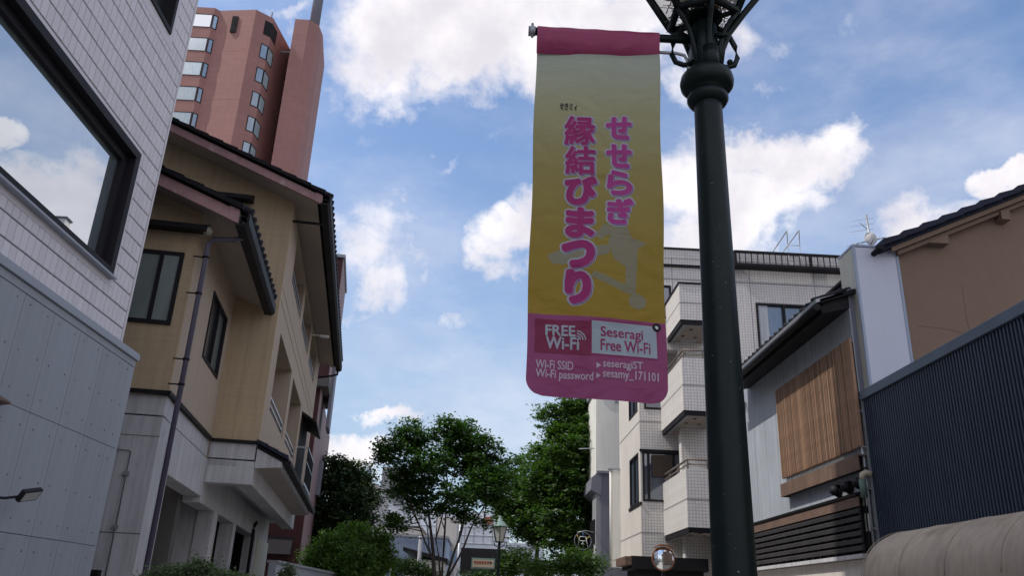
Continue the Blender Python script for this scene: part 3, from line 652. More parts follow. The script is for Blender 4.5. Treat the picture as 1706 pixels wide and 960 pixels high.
# ================================================================== RIGHT: brown gable house behind the blue wall
G = thing('brown_house', 'brown rendered gable house with navy roof tiles rising behind the corrugated wall', 'house', (5.1, 9.45, 0))
gs = .575
def gz(x): return 6.05+(x-5.0)*gs*.82
GY = 10.55
g0 = atY(1490, 420, GY); x0g = 5.62
P0 = atY(1478, 402, GY-.25); P1 = atY(1706, 312, GY-.25); gs = (P1[2]-P0[2])/(P1[0]-P0[0])
def gz(x): return P0[2]+(x-P0[0])*gs
part('gable_wall', MB().prism([(x0g+.0, 0), (13, 0), (13, gz(9)-.2-(4*gs)), (9, gz(9)-.2), (x0g, gz(x0g)-.2)], GY, GY+6, 'y'), 'brown_render', G)
rf = part('roof', MB().prism([(P0[0]-.05, gz(P0[0]-.05)-.10), (9, gz(9)-.10), (9, gz(9)), (P0[0]-.05, gz(P0[0]-.05))], GY-.22, GY+6.2, 'y').prism([(9, gz(9)-.1), (13.4, gz(9)-.1-4.4*gs), (13.4, gz(9)-4.4*gs), (9, gz(9))], GY-.22, GY+6.2, 'y'), 'blue_tile', G)
vt3 = MB().prism([(0, -.055), (.33, .33*gs-.07), (.33, .33*gs-.005), (0, .04)], -.05, .25, 'y').mesh('verge_tile', 'blue_tile')
for i in range(13): piece('verge_tile', vt3, (P0[0]-.08+.30*i, GY-.26, gz(P0[0]-.08+.30*i)+.01), rf)
part('barge_board', MB().prism([(P0[0]+.08, gz(P0[0]+.08)-.17), (9, gz(9)-.17), (9, gz(9)-.1), (P0[0]+.08, gz(P0[0]+.08)-.1)], GY-.20, GY-.16, 'y').prism([(P0[0]+.2, gz(P0[0]+.2)-.235), (9, gz(9)-.235), (9, gz(9)-.172), (P0[0]+.2, gz(P0[0]+.2)-.172)], GY-.13, GY+.0, 'y'), 'brown_render', G)
tb = atY(1580, 407, GY-.12)
xk = P0[0]+(tb[2]+.235-P0[2])/gs
part('eave_corbel', MB().prism([(xk, tb[2]), (tb[0], tb[2]), (tb[0], gz(tb[0])-.236)], GY-.15, GY-.001, 'y'), 'brown_render', G)
tb2 = atY(1672, 352, GY-.12)
part('purlin_end', MB().box(tb2[0]-.07, tb2[0]+.06, GY-.16, GY, gz(tb2[0])-.36, gz(tb2[0])-.22), 'brown_render', G)
part('crack_line', MB().tube([(6.62, GY-.001, gz(6.62)-1.0), (6.60, GY-.001, 5.6), (6.66, GY-.001, 4.6)], .0022, 5).tube([(5.9, GY-.001, 5.45), (6.3, GY-.001, 5.42), (6.7, GY-.001, 5.33)], .0022, 5), 'wood_beam', G)
part('eave_gutter', MB().tube([(P0[0]-.12, GY-.3, gz(P0[0])-.12), (P0[0]-.12, GY+6, gz(P0[0])-.12)], .04, 10), 'roof_tile', G)
part('side_flashing', MB().box(x0g-.10, x0g-.001, GY+.0, GY+.08, 3, gz(x0g)-.25), 'blue_metal', G)
# TV aerial and dish on the far roof corner
AN = thing('tv_aerial', 'roof aerial mast with a round white satellite dish above the white signboard', 'antenna', (6.6, 14.5, 6))
ap = atY(1452, 415, 14.5); at_ = atY(1443, 358, 14.5)
part('mast', MB().tube([tuple(ap-np.array([0, 0, .5])), tuple(at_)], .022, 8), 'galvanised', AN)
dc = atY(1450, 398, 14.35)
dm = MB(); n = 20
dm.add([tuple(dc+np.array([0, .05, 0]))]+[(dc[0]+.125*math.cos(2*math.pi*j/n), dc[1]-.02, dc[2]+.14*math.sin(2*math.pi*j/n)) for j in range(n)]+[(dc[0]+.125*math.cos(2*math.pi*j/n), dc[1]-.012, dc[2]+.14*math.sin(2*math.pi*j/n)) for j in range(n)]+[tuple(dc+np.array([0, .058, 0]))],
       [(0, 1+(j+1) % n, 1+j) for j in range(n)]+[(1+j, 1+(j+1) % n, 1+n+(j+1) % n, 1+n+j) for j in range(n)]+[(2*n+1, 1+n+j, 1+n+(j+1) % n) for j in range(n)], True)
part('dish', dm, 'white_metal', AN); part('dish_arm', MB().tube([tuple(dc+np.array([0, 0, -.12])), tuple(dc+np.array([0, -.16, -.02]))], .008, 6), 'galvanised', AN)
b1 = atY(1418, 408, 14.5); b2 = atY(1475, 396, 14.5); part('boom', MB().tube([tuple(b1), tuple(b2)], .009, 6), 'galvanised', AN)
b3 = atY(1431, 370, 14.5); b4 = atY(1445, 382, 14.5); part('boom', MB().tube([tuple(b3), tuple(b4)], .008, 6), 'galvanised', AN)
for k in range(7):
    q = b1+(b2-b1)*k/7; part('element', MB().tube([tuple(q+np.array([0, -.2, -.04])), tuple(q+np.array([0, .2, .04]))], .004, 5), 'galvanised', AN)
for k in range(3):
    q = atY(1431, 366+9*k, 14.5); part('element', MB().tube([tuple(q+np.array([-.2, 0, -.05])), tuple(q+np.array([.3, 0, .05]))], .004, 5), 'galvanised', AN)
# ================================================================== RIGHT: white blank signboard box
SG = thing('blank_signboard', 'tall blank white signboard box standing at the end of the grey sheet-metal building', 'sign', (5.2, 10.5, 4.4))
sx0, sx1 = 5.08, 5.72; sy0, sy1 = 10.50, 10.98
sz0, sz1 = 4.42, 6.62
part('face_panel', MB().box(sx0+.03, sx1-.03, sy0-.004, sy0+.03, sz0, sz1-.035), 'sign_white', SG)
part('side_panel', MB().box(sx0, sx0+.028, sy0+.03, sy1, sz0-.05, sz1-.03), 'sign_cream', SG)
part('box_core', MB().box(sx0+.03, sx1-.02, sy0+.03, sy1, sz0, sz1-.04), 'sign_frame', SG)
part('edge_frame', MB().box(sx0-.005, sx0+.03, sy0-.014, sy0+.03, sz0-.03, sz1).box(sx1-.03, sx1+.005, sy0-.014, sy0+.03, sz0-.03, sz1).box(sx0-.008, sx1+.008, sy0-.016, sy1, sz1-.028, sz1+.004), 'sign_frame', SG)
part('base_flashing', MB().prism([(4.98, 4.40), (5.14, 4.44), (5.12, 4.52), (4.99, 4.44)], 10.46, 10.8, 'y'), 'cap_metal', SG)
# ================================================================== RIGHT: grey sheet metal building
Z = thing('sheet_metal_building', 'grey sheet-clad two-storey building with a wooden lattice screen and tiled eave', 'building', (5, 13, 0))
yN, yF = 10.66, 15.6
shm = {}
wds = [.45, .62, .60, .62, .60, .62, .60, .62]; y = yF
i = 0
while y > yN+.02:
    w_ = min(wds[i % 8], y-yN); mm = MB().box(5.0, 5.02, y-w_+.004, y-.004, 2.2, 5.98); part('sheet_panel', mm, 'zinc_sheet', Z); y -= w_; i += 1
part('wall_core', MB().box(5.018, 9.5, yN, yF, 0, 6.0).box(9.5, 9.7, yN, yF, 0, 6.0), 'slate_paint', Z)
zr = part('roof', MB().prism([(4.55, 5.72), (9.5, 7.5), (9.5, 7.56), (4.55, 5.78)], yN-.1, yF-.25, 'y'), 'roof_tile', Z)
part('eave_board', MB().prism([(4.60, 5.60), (5.0, 5.70), (5.0, 5.95), (4.58, 5.70)], yN-.02, yF-.35, 'y'), 'black_trim', Z)
part('gutter', MB().tube([(4.50, yN-.1, 5.66), (4.50, yF-.2, 5.66)], .055, 10), 'black_trim', Z)
part('gutter_outlet', MB().tube([(4.52, yF-.5, 5.6), (4.7, yF-.3, 5.52), (4.98, yF-.1, 5.48), (4.98, yF-.02, 5.3)], .016, 6), 'cap_metal', Z)
kt = MB().lathe([(.001, 0), (.04, 0), (.045, .01), (.045, .6)], (0, 0, 0), 10).mesh('roof_tile', 'black_trim')
kd = MB().lathe([(.001, 0), (.03, 0)], (0, 0, -.003), 8).mesh('tile_cap', 'black_trim')
for k in range(21):
    yy = yN+.05+.225*k; piece('roof_tile', kt, (4.50, yy, 5.80), zr, rot=(0, R(70), 0))
part('tile_bed', MB().prism([(4.50, 5.725), (4.9, 5.87), (4.9, 5.90), (4.49, 5.775)], yN-.1, yF-.3, 'y'), 'galvanised', zr)
# wooden lattice
LT = thing('lattice_screen', 'reddish brown vertical wooden slat screen on the grey sheet wall', 'screen', (4.95, 12, 3.7))
part('backing', MB().box(4.965, 4.998, yN+.0, 13.62, 3.78, 5.2), 'interior_brown', LT)
slat = MB().box(-.018, .018, -.0145, .0145, 0, 1.50).mesh('slat', 'wood_slat')
y = 13.63; k = 0
while y > yN-.04:
    piece('slat', slat, (4.94+random.uniform(-.003, .003), y, 3.74+random.uniform(-.006, .006)), LT); y -= .047; k += 1
BM = thing('wooden_ledge', 'long brown timber ledge box under the slat screen', 'beam', (4.8, 12, 3.4))
part('board', MB().box(4.86, 4.88, 10.62, 13.58, 3.43, 3.635), 'wood_beam', BM, bevel=.004)
part('board', MB().box(4.88, 5.0, 10.62, 13.57, 3.615, 3.635), 'wood_beam', BM)
part('end_cap', MB().box(4.88, 4.998, 13.53, 13.58, 3.43, 3.61), 'wood_beam', BM)
part('underside', MB().box(4.881, 4.998, 10.62, 13.5, 3.45, 3.47), 'dark_wood', BM)
for k, yy in enumerate((11.60, 11.22, 10.84)):
    V = thing('vent_hood', ('farthest', 'middle', 'nearest')[k]+' of the three dark round vent hoods under the timber ledge', 'vent', (4.9, yy, 3.3), group='round vent hoods under the timber ledge')
    part('cowl', MB().sphere((4.93, yy, 3.29), .075, 10), 'bronze_frame', V)
    part('wall_ring', MB().tube([(5.0, yy, 3.29), (4.96, yy, 3.29)], .085, 16), 'black_trim', V)
    part('lower_lip', MB().prism([(4.86, 3.27), (4.99, 3.19), (4.99, 3.27)], yy-.05, yy+.05, 'y'), 'black_trim', V)
# slatted canopy
K = thing('slatted_canopy', 'dark wooden louvred canopy over the shop front beneath the vent hoods', 'canopy', (4.5, 12, 2.3))
cy0, cy1 = 10.66, 15.55
part('top_sheet', MB().prism([(4.80, 3.10), (5.0, 3.17), (5.0, 3.20), (4.78, 3.135)], cy0, cy1, 'y'), 'black_trim', K)
part('top_strip', MB().box(4.815, 4.84, cy0, cy1, 2.97, 3.09), 'copper_strip', K)
for k in range(6): part('slat', MB().prism([(4.81, 2.935-.092*k), (4.84, 2.955-.092*k), (4.84, 2.90-.092*k), (4.81, 2.885-.092*k)], cy0, cy1, 'y'), 'dark_wood', K)
for k in range(17): part('upright', MB().box(4.845, 4.87, 10.72+.28*k, 10.76+.28*k, 2.39, 2.96), 'dark_wood', K)
part('back_board', MB().box(4.90, 4.92, cy0, cy1, 2.39, 3.1), 'dark_void', K)
part('bottom_rail', MB().box(4.80, 4.87, cy0, cy1, 2.335, 2.385), 'concrete', K)
part('soffit_board', MB().box(4.87, 5.0, cy0, cy1, 2.34, 2.36), 'soffit', K)
SF = thing('shop_wall', 'pale street-level shop wall with dark openings under the louvred canopy', 'wall', (4.9, 12, 0))
part('wall', MB().wallx(4.9, 4.995, 10.6, 15.6, 0, 2.33, [(10.8, 11.9, 0, 2.1), (12.0, 13.2, .9, 1.95), (13.9, 14.8, 0, 2.0)]), 'cream_wall', SF)
for (a, b, c, d) in ((10.8, 11.9, 0, 2.1), (12.0, 13.2, .9, 1.95), (13.9, 14.8, 0, 2.0)): window(SF, 'x', 4.93, a, b, c, d, side=-1, mull=((a+b)/2,), proud=.02)
# green stub pipe and pale pipe covers at the corner
PP = thing('elbow_pipe', 'bent cream and green drain pipe beside the navy wall corner', 'pipe', (4.8, 10.6, 3))
part('bend', MB().tube([(4.99, 10.56, 3.37), (4.92, 10.57, 3.385), (4.88, 10.58, 3.36), (4.87, 10.58, 3.30)], .04, 12), 'pipe_cream', PP)
part('stub', MB().tube([(4.87, 10.58, 3.30), (4.87, 10.58, 3.07)], .045, 12), 'pipe_green', PP)
PC = thing('pipe_cover', 'pale vertical cable covers on the post beside the navy wall', 'cover', (4.93, 10.64, 2.9))
part('cover', MB().box(4.90, 4.95, 10.66, 10.72, 2.98, 3.28), 'sign_cream', PC); part('cover', MB().box(4.90, 4.95, 10.66, 10.71, 2.66, 2.88), 'sign_cream', PC)
# ================================================================== WHITE TILED APARTMENT BUILDING
WB = thing('white_apartment_block', 'white tiled apartment block with three stacked balconies behind the lamp post', 'building', (6, 24, 0))
WY = 23.5
holes = [(8.08, 9.80, 9.05, 10.67)]
part('facade', MB().wally(WY, WY+.3, 5.6, 16, 0, 12.05, holes).wally(WY, WY+.3, 4.95, 5.6, 9.0, 12.05, [(5.0, 5.45, 10.0, 11.1)]), 'white_tile', WB)
part('street_side', MB().box(4.93, 5.2, WY+.003, 27.5, 9.0, 12.05).box(15.8, 16, WY+.3, 32, 0, 12), 'cream_wall', WB)
part('parapet', MB().box(4.92, 16, WY-.02, WY+.3, 12.05, 12.34), 'white_tile', WB)
part('parapet_cap', MB().box(4.88, 16.1, WY-.05, WY+.34, 12.34, 12.40), 'black_trim', WB)
jl = MB()
for z in (11.33,): jl.box(4.92, 16, WY-.004, WY+.001, z-.018, z+.018)
for x in (5.5, 7.95, 10.0, 12.): jl.box(x-.014, x+.014, WY-.0035, WY+.001, 9.2 if x < 5.6 else 0, 12.04)
part('expansion_joint', jl, 'tile_joint', WB)
window(WB, 'y', WY, 8.08, 9.80, 9.05, 10.67, fw=.07, side=-1, mull=(8.96,), glass='glass_blue', proud=.02, dep=.12)
part('curtain', MB().prism([(8.16+.05*k, WY+.035-.018*(k % 2)) for k in range(7)]+[(8.16+.05*k, WY+.045-.018*(k % 2)) for k in range(6, -1, -1)], 9.1, 10.6, 'z'), 'curtain', WB)
window(WB, 'y', WY, 5.0, 5.45, 10.0, 11.1, fw=.05, side=-1, glass='glass_blue')
rl = part('roof_railing', MB().box(7.4, 16, WY-.42, WY-.37, 12.18, 12.25).box(7.4, 16, WY-.42, WY-.05, 11.74, 11.82).box(7.4, 7.46, WY-.42, WY, 11.8, 12.2).box(9.75, 9.83, WY-.43, WY-.36, 11.8, 12.2), 'black_trim', WB)
part('ledge_line', MB().box(4.9, 7.4, WY-.06, WY-.001, 11.74, 11.82), 'black_trim', WB)
rb = MB().box(-.012, .012, -.012, .012, 0, .4).mesh('bar', 'black_trim')
for k in range(42): piece('bar', rb, (7.55+.19*k, WY-.395, 11.8), rl)
# roof ladder rails
for k, xx in enumerate((8.55, 8.95)):
    pass
lp = lambda px, py: tuple(atY(px, py, WY+.2))
RLd = thing('roof_ladder', 'thin white ladder hoops on the roof edge of the white block', 'ladder', (8.7, WY+.2, 12.3))
for a, b, c, d in (((1297, 408), (1305, 392), (1308, 440), (1297, 418)), ((1315, 408), (1325, 391), (1327, 440), (1315, 418))):
    pa, pb, pd = lp(*a), lp(*b), lp(*c); pa2 = (pa[0], pa[1], pb[2]-.25)
    part('rail', MB().tube([(pa[0], WY+.75, 12.35), (pa[0], WY+.75, pa[2]+.0), (pb[0], WY-.12, pb[2]), (pd[0], WY-.12, 11.75)], .022, 6), 'white_metal', RLd)
for z in (12.0, 12.35, 12.65): part('rung', MB().tube([(lp(1306, 420)[0], WY-.12, z), (lp(1326, 420)[0], WY-.12, z)], .014, 6), 'white_metal', RLd)
# balconies
def balcony(z0, z1, y1, lab, rail, top=False):
    x0, x1, y0 = 5.27, 6.3, 21.7
    bo = part('balcony', MB().box(x0+.004, x1, y0, y0+.14, z0, z1), 'white_tile', WB, label=lab)
    part('street_parapet', MB().box(x0, x0+.14, y0+.003, y1, z0, z1), 'cream_balcony', bo)
    part('parapet_groove', MB().box(x0-.004, x1, y0-.004, y0+.01, (z0+z1)/2-.05, (z0+z1)/2-.015).box(x0-.004, x0+.01, y0, y1, (z0+z1)/2-.05, (z0+z1)/2-.015), 'tile_joint', bo)
    part('balcony_slab', MB().box(x0+.20, x1, y0+.20, y1, z0-.09, z0+.05), 'soffit', bo)
    part('drip_edge', MB().box(x0+.02, x1, y0+.02, y0+.1, z0-.13, z0-.002).box(x0+.02, x0+.1, y0+.1, y1-.02, z0-.13, z0-.002), 'black_trim', bo)
    part('floor_edge', MB().box(x0+.1, x0+.2, y0+.1, y1-.05, z0-.12, z0-.004).box(x0+.2, x1, y0+.1, y0+.2, z0-.12, z0-.004), 'cap_metal', bo)
    part('side_parapet', MB().box(x1, x1+.1, y0, WY, z0-.1, z1), 'cream_wall', bo)
    for (dx, dy) in ((.45, .6), (.35, 1.2), (.8, .5), (.75, 1.3), (.45, 2.2), (.8, 2.3), (.4, 3.2)):
        if y0+dy < y1: part('soffit_vent', MB().lathe([(.055, -.012), (.06, 0)], (x0+dx, y0+dy, z0-.089), 12), 'bronze_frame' if dx < .5 else 'concrete_dark', bo)
    part('soffit_hatch', MB().box(x0+.4, x0+.85, y0+1.5, y0+1.8, z0-.10, z0-.089), 'concrete', bo)
    if rail:
        r = part('handrail', MB().tube([(x1, y0+.07, z1+.26), (x0+.07, y0+.07, z1+.26), (x0+.07, y1, z1+.26)], .03, 8).tube([(x1, y0+.07, z1+.13), (x0+.07, y0+.07, z1+.13), (x0+.07, y1, z1+.13)], .02, 8), 'rail_bronze', bo)
        for q in [(x0+.07, y0+.07)]+[(x0+.07, y0+.07+k*1.1) for k in range(1, int((y1-y0)/1.1)+1)]+[(x0+.6, y0+.07)]: part('rail_post', MB().box(q[0]-.02, q[0]+.02, q[1]-.02, q[1]+.02, z1, z1+.25), 'rail_bronze', r)
    else:
        part('coping', MB().box(x0-.03, x1, y0-.03, y0+.17, z1, z1+.05).box(x0-.03, x0+.17, y0+.17, y1, z1, z1+.05), 'black_trim', bo)
balcony(3.66, 5.16, 26.0, 'lowest cream balcony with a steel handrail', True)
balcony(6.74, 8.22, 26.5, 'middle cream balcony with a steel handrail', True)
balcony(9.36, 10.45, 27.0, 'topmost cream balcony with a black coping and no handrail', False)
# recessed walls and bay behind the balconies
part('recess_wall', MB().wally(24.6, 24.8, 4.62, 6.6, 2.9, 9.3, [(4.66, 5.9, 4.62, 6.1), (4.75, 5.5, 7.4, 9.0)]), 'white_tile', WB)
part('bay_side', MB().wallx(4.60, 4.66, 24.603, 28.5, 2.9, 9.3, [(24.9, 26.4, 4.6, 6.1), (24.9, 26.4, 7.4, 9.0)]), 'cream_wall', WB)
part('bay_ledge', MB().box(4.58, 5.95, 24.56, 24.6, 6.08, 6.16), 'black_trim', WB)
part('bay_ledge', MB().box(4.57, 4.62, 24.56, 26.6, 4.52, 4.60), 'black_trim', WB)
window(WB, 'y', 24.6, 4.66, 5.9, 4.62, 6.1, fw=.06, side=-1, mull=(4.85, 5.62), glass='glass_blue', proud=.03)
part('room_box', MB().box(4.95, 5.55, 24.555, 24.566, 5.35, 6.0), 'interior_brown', WB)
window(WB, 'y', 24.6, 4.75, 5.5, 7.4, 9.0, fw=.06, side=-1, glass='glass_blue')
window(WB, 'x', 4.60, 24.9, 26.4, 4.6, 6.1, fw=.07, side=-1, glass='glass_blue', mull=(25.6,))
window(WB, 'x', 4.60, 24.9, 26.4, 7.4, 9.0, fw=.07, side=-1, glass='glass_blue', mull=(25.6,))
part('wall_joint', MB().box(4.592, 4.6, 24.6, 28.4, 3.72, 3.75).box(4.592, 4.6, 24.6, 28.4, 7.0, 7.03).box(4.61, 5.9, 24.594, 24.6, 3.72, 3.75).box(4.61, 5.9, 24.594, 24.6, 7.0, 7.03), 'tile_joint', WB)
part('ground_wall', MB().box(4.9, 6.8, 24.3, 24.5, 0, 2.9).box(6.3, 6.8, 23.2, 24.3, 0, 3.6), 'cream_wall', WB)
part('pilaster', MB().box(4.33, 4.6, 28.35, 28.5, 2.9, 6.1), 'ivory_render', WB)
part('white_pipe', MB().tube([(4.27, 28.4, 6.1), (4.27, 28.4, 2.9)], .04, 10), 'ivory_render', WB)
part('pipe_cap', MB().box(4.18, 4.6, 28.33, 28.5, 6.1, 6.15), 'cap_metal', WB)
# dark entrance canopy
EC = thing('entrance_canopy', 'flat black entrance canopy with a wooden end under the lowest balcony', 'canopy', (4.6, 22.5, 2.5))
part('roof_slab', MB().box(3.95, 6.0, 22.6, 24.2, 2.62, 2.95), 'black_trim', EC, bevel=.01)
part('lower_tray', MB().box(4.1, 5.9, 22.75, 24.2, 2.45, 2.62), 'dark_void', EC)
part('end_board', MB().box(3.78, 3.95, 22.6, 24.2, 2.72, 2.93), 'wood_beam', EC)
# convex mirror
CM = thing('convex_mirror', 'round convex traffic mirror with an orange rim under the lowest balcony', 'mirror', (4.7, 21.5, 0))
mc_ = atY(1105, 932, 21.4); mm = MB(); n = 24; vs = [(mc_[0], mc_[1]-.07, mc_[2])]; fs = []
for a in range(1, 6):
    r = .27*a/5
    for j in range(n): vs.append((mc_[0]+r*math.cos(2*math.pi*j/n), mc_[1]-.07*(1-(a/5)**2), mc_[2]+r*math.sin(2*math.pi*j/n)))
for j in range(n): fs.append((0, 1+(j+1) % n, 1+j))
for a in range(4):
    for j in range(n): fs.append((1+a*n+j, 1+a*n+(j+1) % n, 1+(a+1)*n+(j+1) % n, 1+(a+1)*n+j))
mm.add(vs, fs, True); part('mirror_face', mm, 'mirror', CM)
part('rim', MB().tube([(mc_[0]+.28*math.cos(2*math.pi*j/24), mc_[1], mc_[2]+.28*math.sin(2*math.pi*j/24)) for j in range(25)], .02, 6), 'orange_rim', CM)
part('hood', MB().prism([(mc_[0]-.24, mc_[2]+.24), (mc_[0]-.1, mc_[2]+.31), (mc_[0]+.1, mc_[2]+.31), (mc_[0]+.24, mc_[2]+.24), (mc_[0]+.24, mc_[2]+.27), (mc_[0]+.1, mc_[2]+.34), (mc_[0]-.1, mc_[2]+.34), (mc_[0]-.24, mc_[2]+.27)], mc_[1]-.12, mc_[1]+.02, 'y'), 'orange_rim', CM)
part('pole', MB().tube([(mc_[0], mc_[1]+.08, 0), (mc_[0], mc_[1]+.08, mc_[2]+.1)], .038, 10), 'bronze_frame', CM)
# ================================================================== IVORY BUILDING WITH SLATE LOWER PART
IV = thing('ivory_building', 'narrow ivory rendered building with a slate-grey lower storey beside the tall trees', 'building', (4, 31, 0))
part('upper_wall', MB().box(4.05, 9, 30, 37, 6.2, 9.35), 'ivory_render', IV)
part('street_face', MB().box(3.98, 4.049, 30.01, 37, 6.2, 9.35), 'ivory_render', IV)
part('roof_edge', MB().box(3.9, 9, 29.9, 37, 9.35, 9.5), 'cap_metal', IV)
part('window', MB().box(4.92, 5.2, 29.97, 29.999, 7.3, 8.62).box(4.88, 5.24, 29.93, 29.999, 7.2, 7.28), 'interior_brown', IV)
part('slate_wall', MB().box(4.15, 9, 29.95, 37, 0, 6.2), 'slate_paint', IV)
part('slate_cornice', MB().prism([(4.15, 5.4), (3.78, 5.6), (3.82, 6.05), (4.2, 6.3)], 29.9, 37, 'y').box(4.0, 4.95, 29.85, 29.949, 6.19, 6.28), 'slate_paint', IV)
part('pilaster', MB().box(3.98, 4.149, 29.96, 31, 0, 5.5), 'far_grey', IV)
part('side_sign', MB().box(3.95, 3.98, 30.2, 31.5, 3.5, 4.6), 'black_trim', IV)
for k in range(4): part('sign_panel', MB().box(3.93, 3.98, 30.0, 30.18, 2.1+.42*k-.0, 2.46+.42*k), 'white_metal', IV)
part('aerial_stub', MB().tube([(3.4, 30.5, 7.15), (3.98, 30.5, 7.2)], .02, 6).tube([(3.3, 30.3, 9.3), (3.95, 30.3, 9.35)], .03, 6), 'cap_metal', IV)
part('wall_vent', MB().box(4.7, 4.85, 29.97, 30, 8.85, 8.95), 'cap_metal', IV)
# hanging round sign
HS = thing('round_hanging_sign', 'round openwork wrought sign hanging from the slate-grey wall', 'sign', (3.3, 28.2, 3.6))
hc = np.array(atY(971, 902, 29.0)); rr = .29
part('ring', MB().tube([(hc[0]+rr*math.cos(2*math.pi*j/28), hc[1], hc[2]+rr*math.sin(2*math.pi*j/28)) for j in range(29)], .014, 6), 'slate_paint', HS)
part('bracket', MB().tube([(hc[0]-.2, hc[1], hc[2]+rr-.02), (hc[0]+.1, hc[1], hc[2]+rr+.05), (3.98, 29.99, hc[2]+rr+.08)], .018, 6), 'galvanised', HS)
for (a, b, c, d, m_) in ((-.2, -.22, -.12, .16, 'galvanised'), (-.12, .16, .12, .16, 'white_metal'), (.12, .16, .2, -.22, 'white_metal'), (-.13, 0, .13, 0, 'white_metal'), (-.16, .08, -.24, .22, 'yellow_enamel'), (.16, .08, .26, .18, 'yellow_enamel'), (0, .16, 0, .32, 'blue_enamel'), (-.06, -.12, .06, -.12, 'white_metal'), (0, .0, 0, -.12, 'white_metal')):
    part('emblem_bar', MB().tube([(hc[0]+a*.85, hc[1], hc[2]+b*.85), (hc[0]+c*.85, hc[1], hc[2]+d*.85)], .013, 6), m_, HS)
# ================================================================== STREET LAMPS
def lamp_lantern(t, c, s, twig=False):
    """hexagonal tapered lantern; c = centre of its bottom ring, s = scale"""
    n = 6; x, y, z = c
    def P(r, h, j, rot=R(30)): w = 2*math.pi*j/n+rot; return (x+r*s*math.cos(w), y+r*s*math.sin(w), z+h*s)
    fr = MB()
    for j in range(n):
        fr.tube([P(.19, 0, j), P(.33, .62, j)], .016*s, 6); fr.tube([P(.19, 0, j), P(.19, 0, j+1)], .02*s, 6); fr.tube([P(.33, .62, j), P(.33, .62, j+1)], .022*s, 6)
    part('lantern_frame', fr, 'green_iron', t)
    for j in range(n):
        part('lantern_pane', MB().add([P(.178, .02, j), P(.178, .02, j+1), P(.318, .61, j+1), P(.318, .61, j)], [(0, 1, 2, 3)]), 'lamp_glass', t)
    part('lantern_roof', MB().lathe([(.37*s, .62*s), (.35*s, .66*s), (.2*s, .82*s), (.12*s, .88*s), (.10*s, .96*s), (.05*s, 1.0*s), (.06*s, 1.04*s), (.02*s, 1.1*s)], (x, y, z), 18), 'patina' if not twig else 'green_iron', t)
LP = thing('street_lamp', 'dark green cast-iron lamp post with collar rings carrying the festival banner', 'street lamp', (1.0, 3.4, 0))
px_, py_ = 1.005, 3.4
part('shaft', MB().lathe([(.13, 0), (.13, .5), (.105, .6), (.092, 1.2), (.088, 1.75), (.068, 3.95), (.066, 4.0)], (px_, py_, 0), 40), 'green_iron', LP)
part('collar', MB().lathe([(.066, 3.945), (.09, 3.955), (.101, 3.975), (.101, 3.99), (.09, 4.01), (.084, 4.02), (.084, 4.03), (.112, 4.035), (.129, 4.055), (.133, 4.08), (.127, 4.11), (.105, 4.135), (.08, 4.145)], (px_, py_, 0), 40), 'green_iron', LP)
part('neck', MB().lathe([(.074, 4.13), (.070, 4.30), (.066, 4.42), (.045, 4.45), (.04, 4.60)], (px_, py_, 0), 32), 'green_iron', LP)
part('neck_plate', MB().tube([(px_+.01, py_-.045, 4.14), (px_+.01, py_-.045, 4.26)], .045, 16), 'green_iron', LP)
# banner arms
tl = EYE+ray(893, 64)*((4.40-1.6)/ray(893, 64)[2]); 
AY = 3.39
part('banner_arm', MB().tube([(.115, AY, 4.332), (px_, AY, 4.332)], .021, 12), 'green_iron', LP)
part('arm_end', MB().tube([(.12, AY, 4.295), (.12, AY, 4.38)], .007, 6).tube([(.10, AY, 4.332), (.135, AY, 4.332)], .026, 10), 'galvanised', LP)
part('lower_arm', MB().tube([(.15, AY+.02, 4.26), (.86, AY+.02, 4.26), (.90, AY+.02, 4.25), (.915, AY+.02, 4.22), (.915, AY+.02, 4.12)], .0085, 8), 'galvanised', LP)
part('clamp', MB().box(.925, .955, AY-.03, AY+.03, 4.19, 4.28).tube([(.94, AY, 4.28), (.94, AY, 4.305)], .02, 10), 'green_iron', LP)
part('bolt', MB().tube([(px_+.04, py_-.06, 4.33), (px_+.10, py_-.07, 4.33)], .010, 8), 'green_iron', LP)
# scroll brackets that hold the four lanterns
for k, ang in enumerate((R(210), R(-18), R(270), R(330), R(30), R(90), R(150))):
    ca, sa = math.cos(ang), math.sin(ang)
    pts = [(.06, 4.16), (.075, 4.27), (.10, 4.36), (.14, 4.42), (.178, 4.465)] if k != 1 else [(.07, 4.18), (.085, 4.27), (.12, 4.36), (.20, 4.47), (.33, 4.63), (.50, 4.85), (.62, 5.0)]
    part('scroll_bracket', MB().tube([(px_+ca*r, py_+sa*r, z) for r, z in pts], .014 if k != 1 else .017, 10), 'green_iron', LP)
for sgn, nm in ((1, 0), (-1, 1)):
    pts = [(.06, 4.20), (.11, 4.19), (.15, 4.205), (.168, 4.25), (.16, 4.32), (.135, 4.38), (.10, 4.42), (.05, 4.44)]
    part('scroll_curl', MB().tube([(px_+sgn*r, py_+.01, z) for r, z in pts], .014, 10), 'green_iron', LP)
part('curl_knob', MB().sphere((px_+.125, py_+.0, 4.215), .016, 8), 'green_iron', LP)
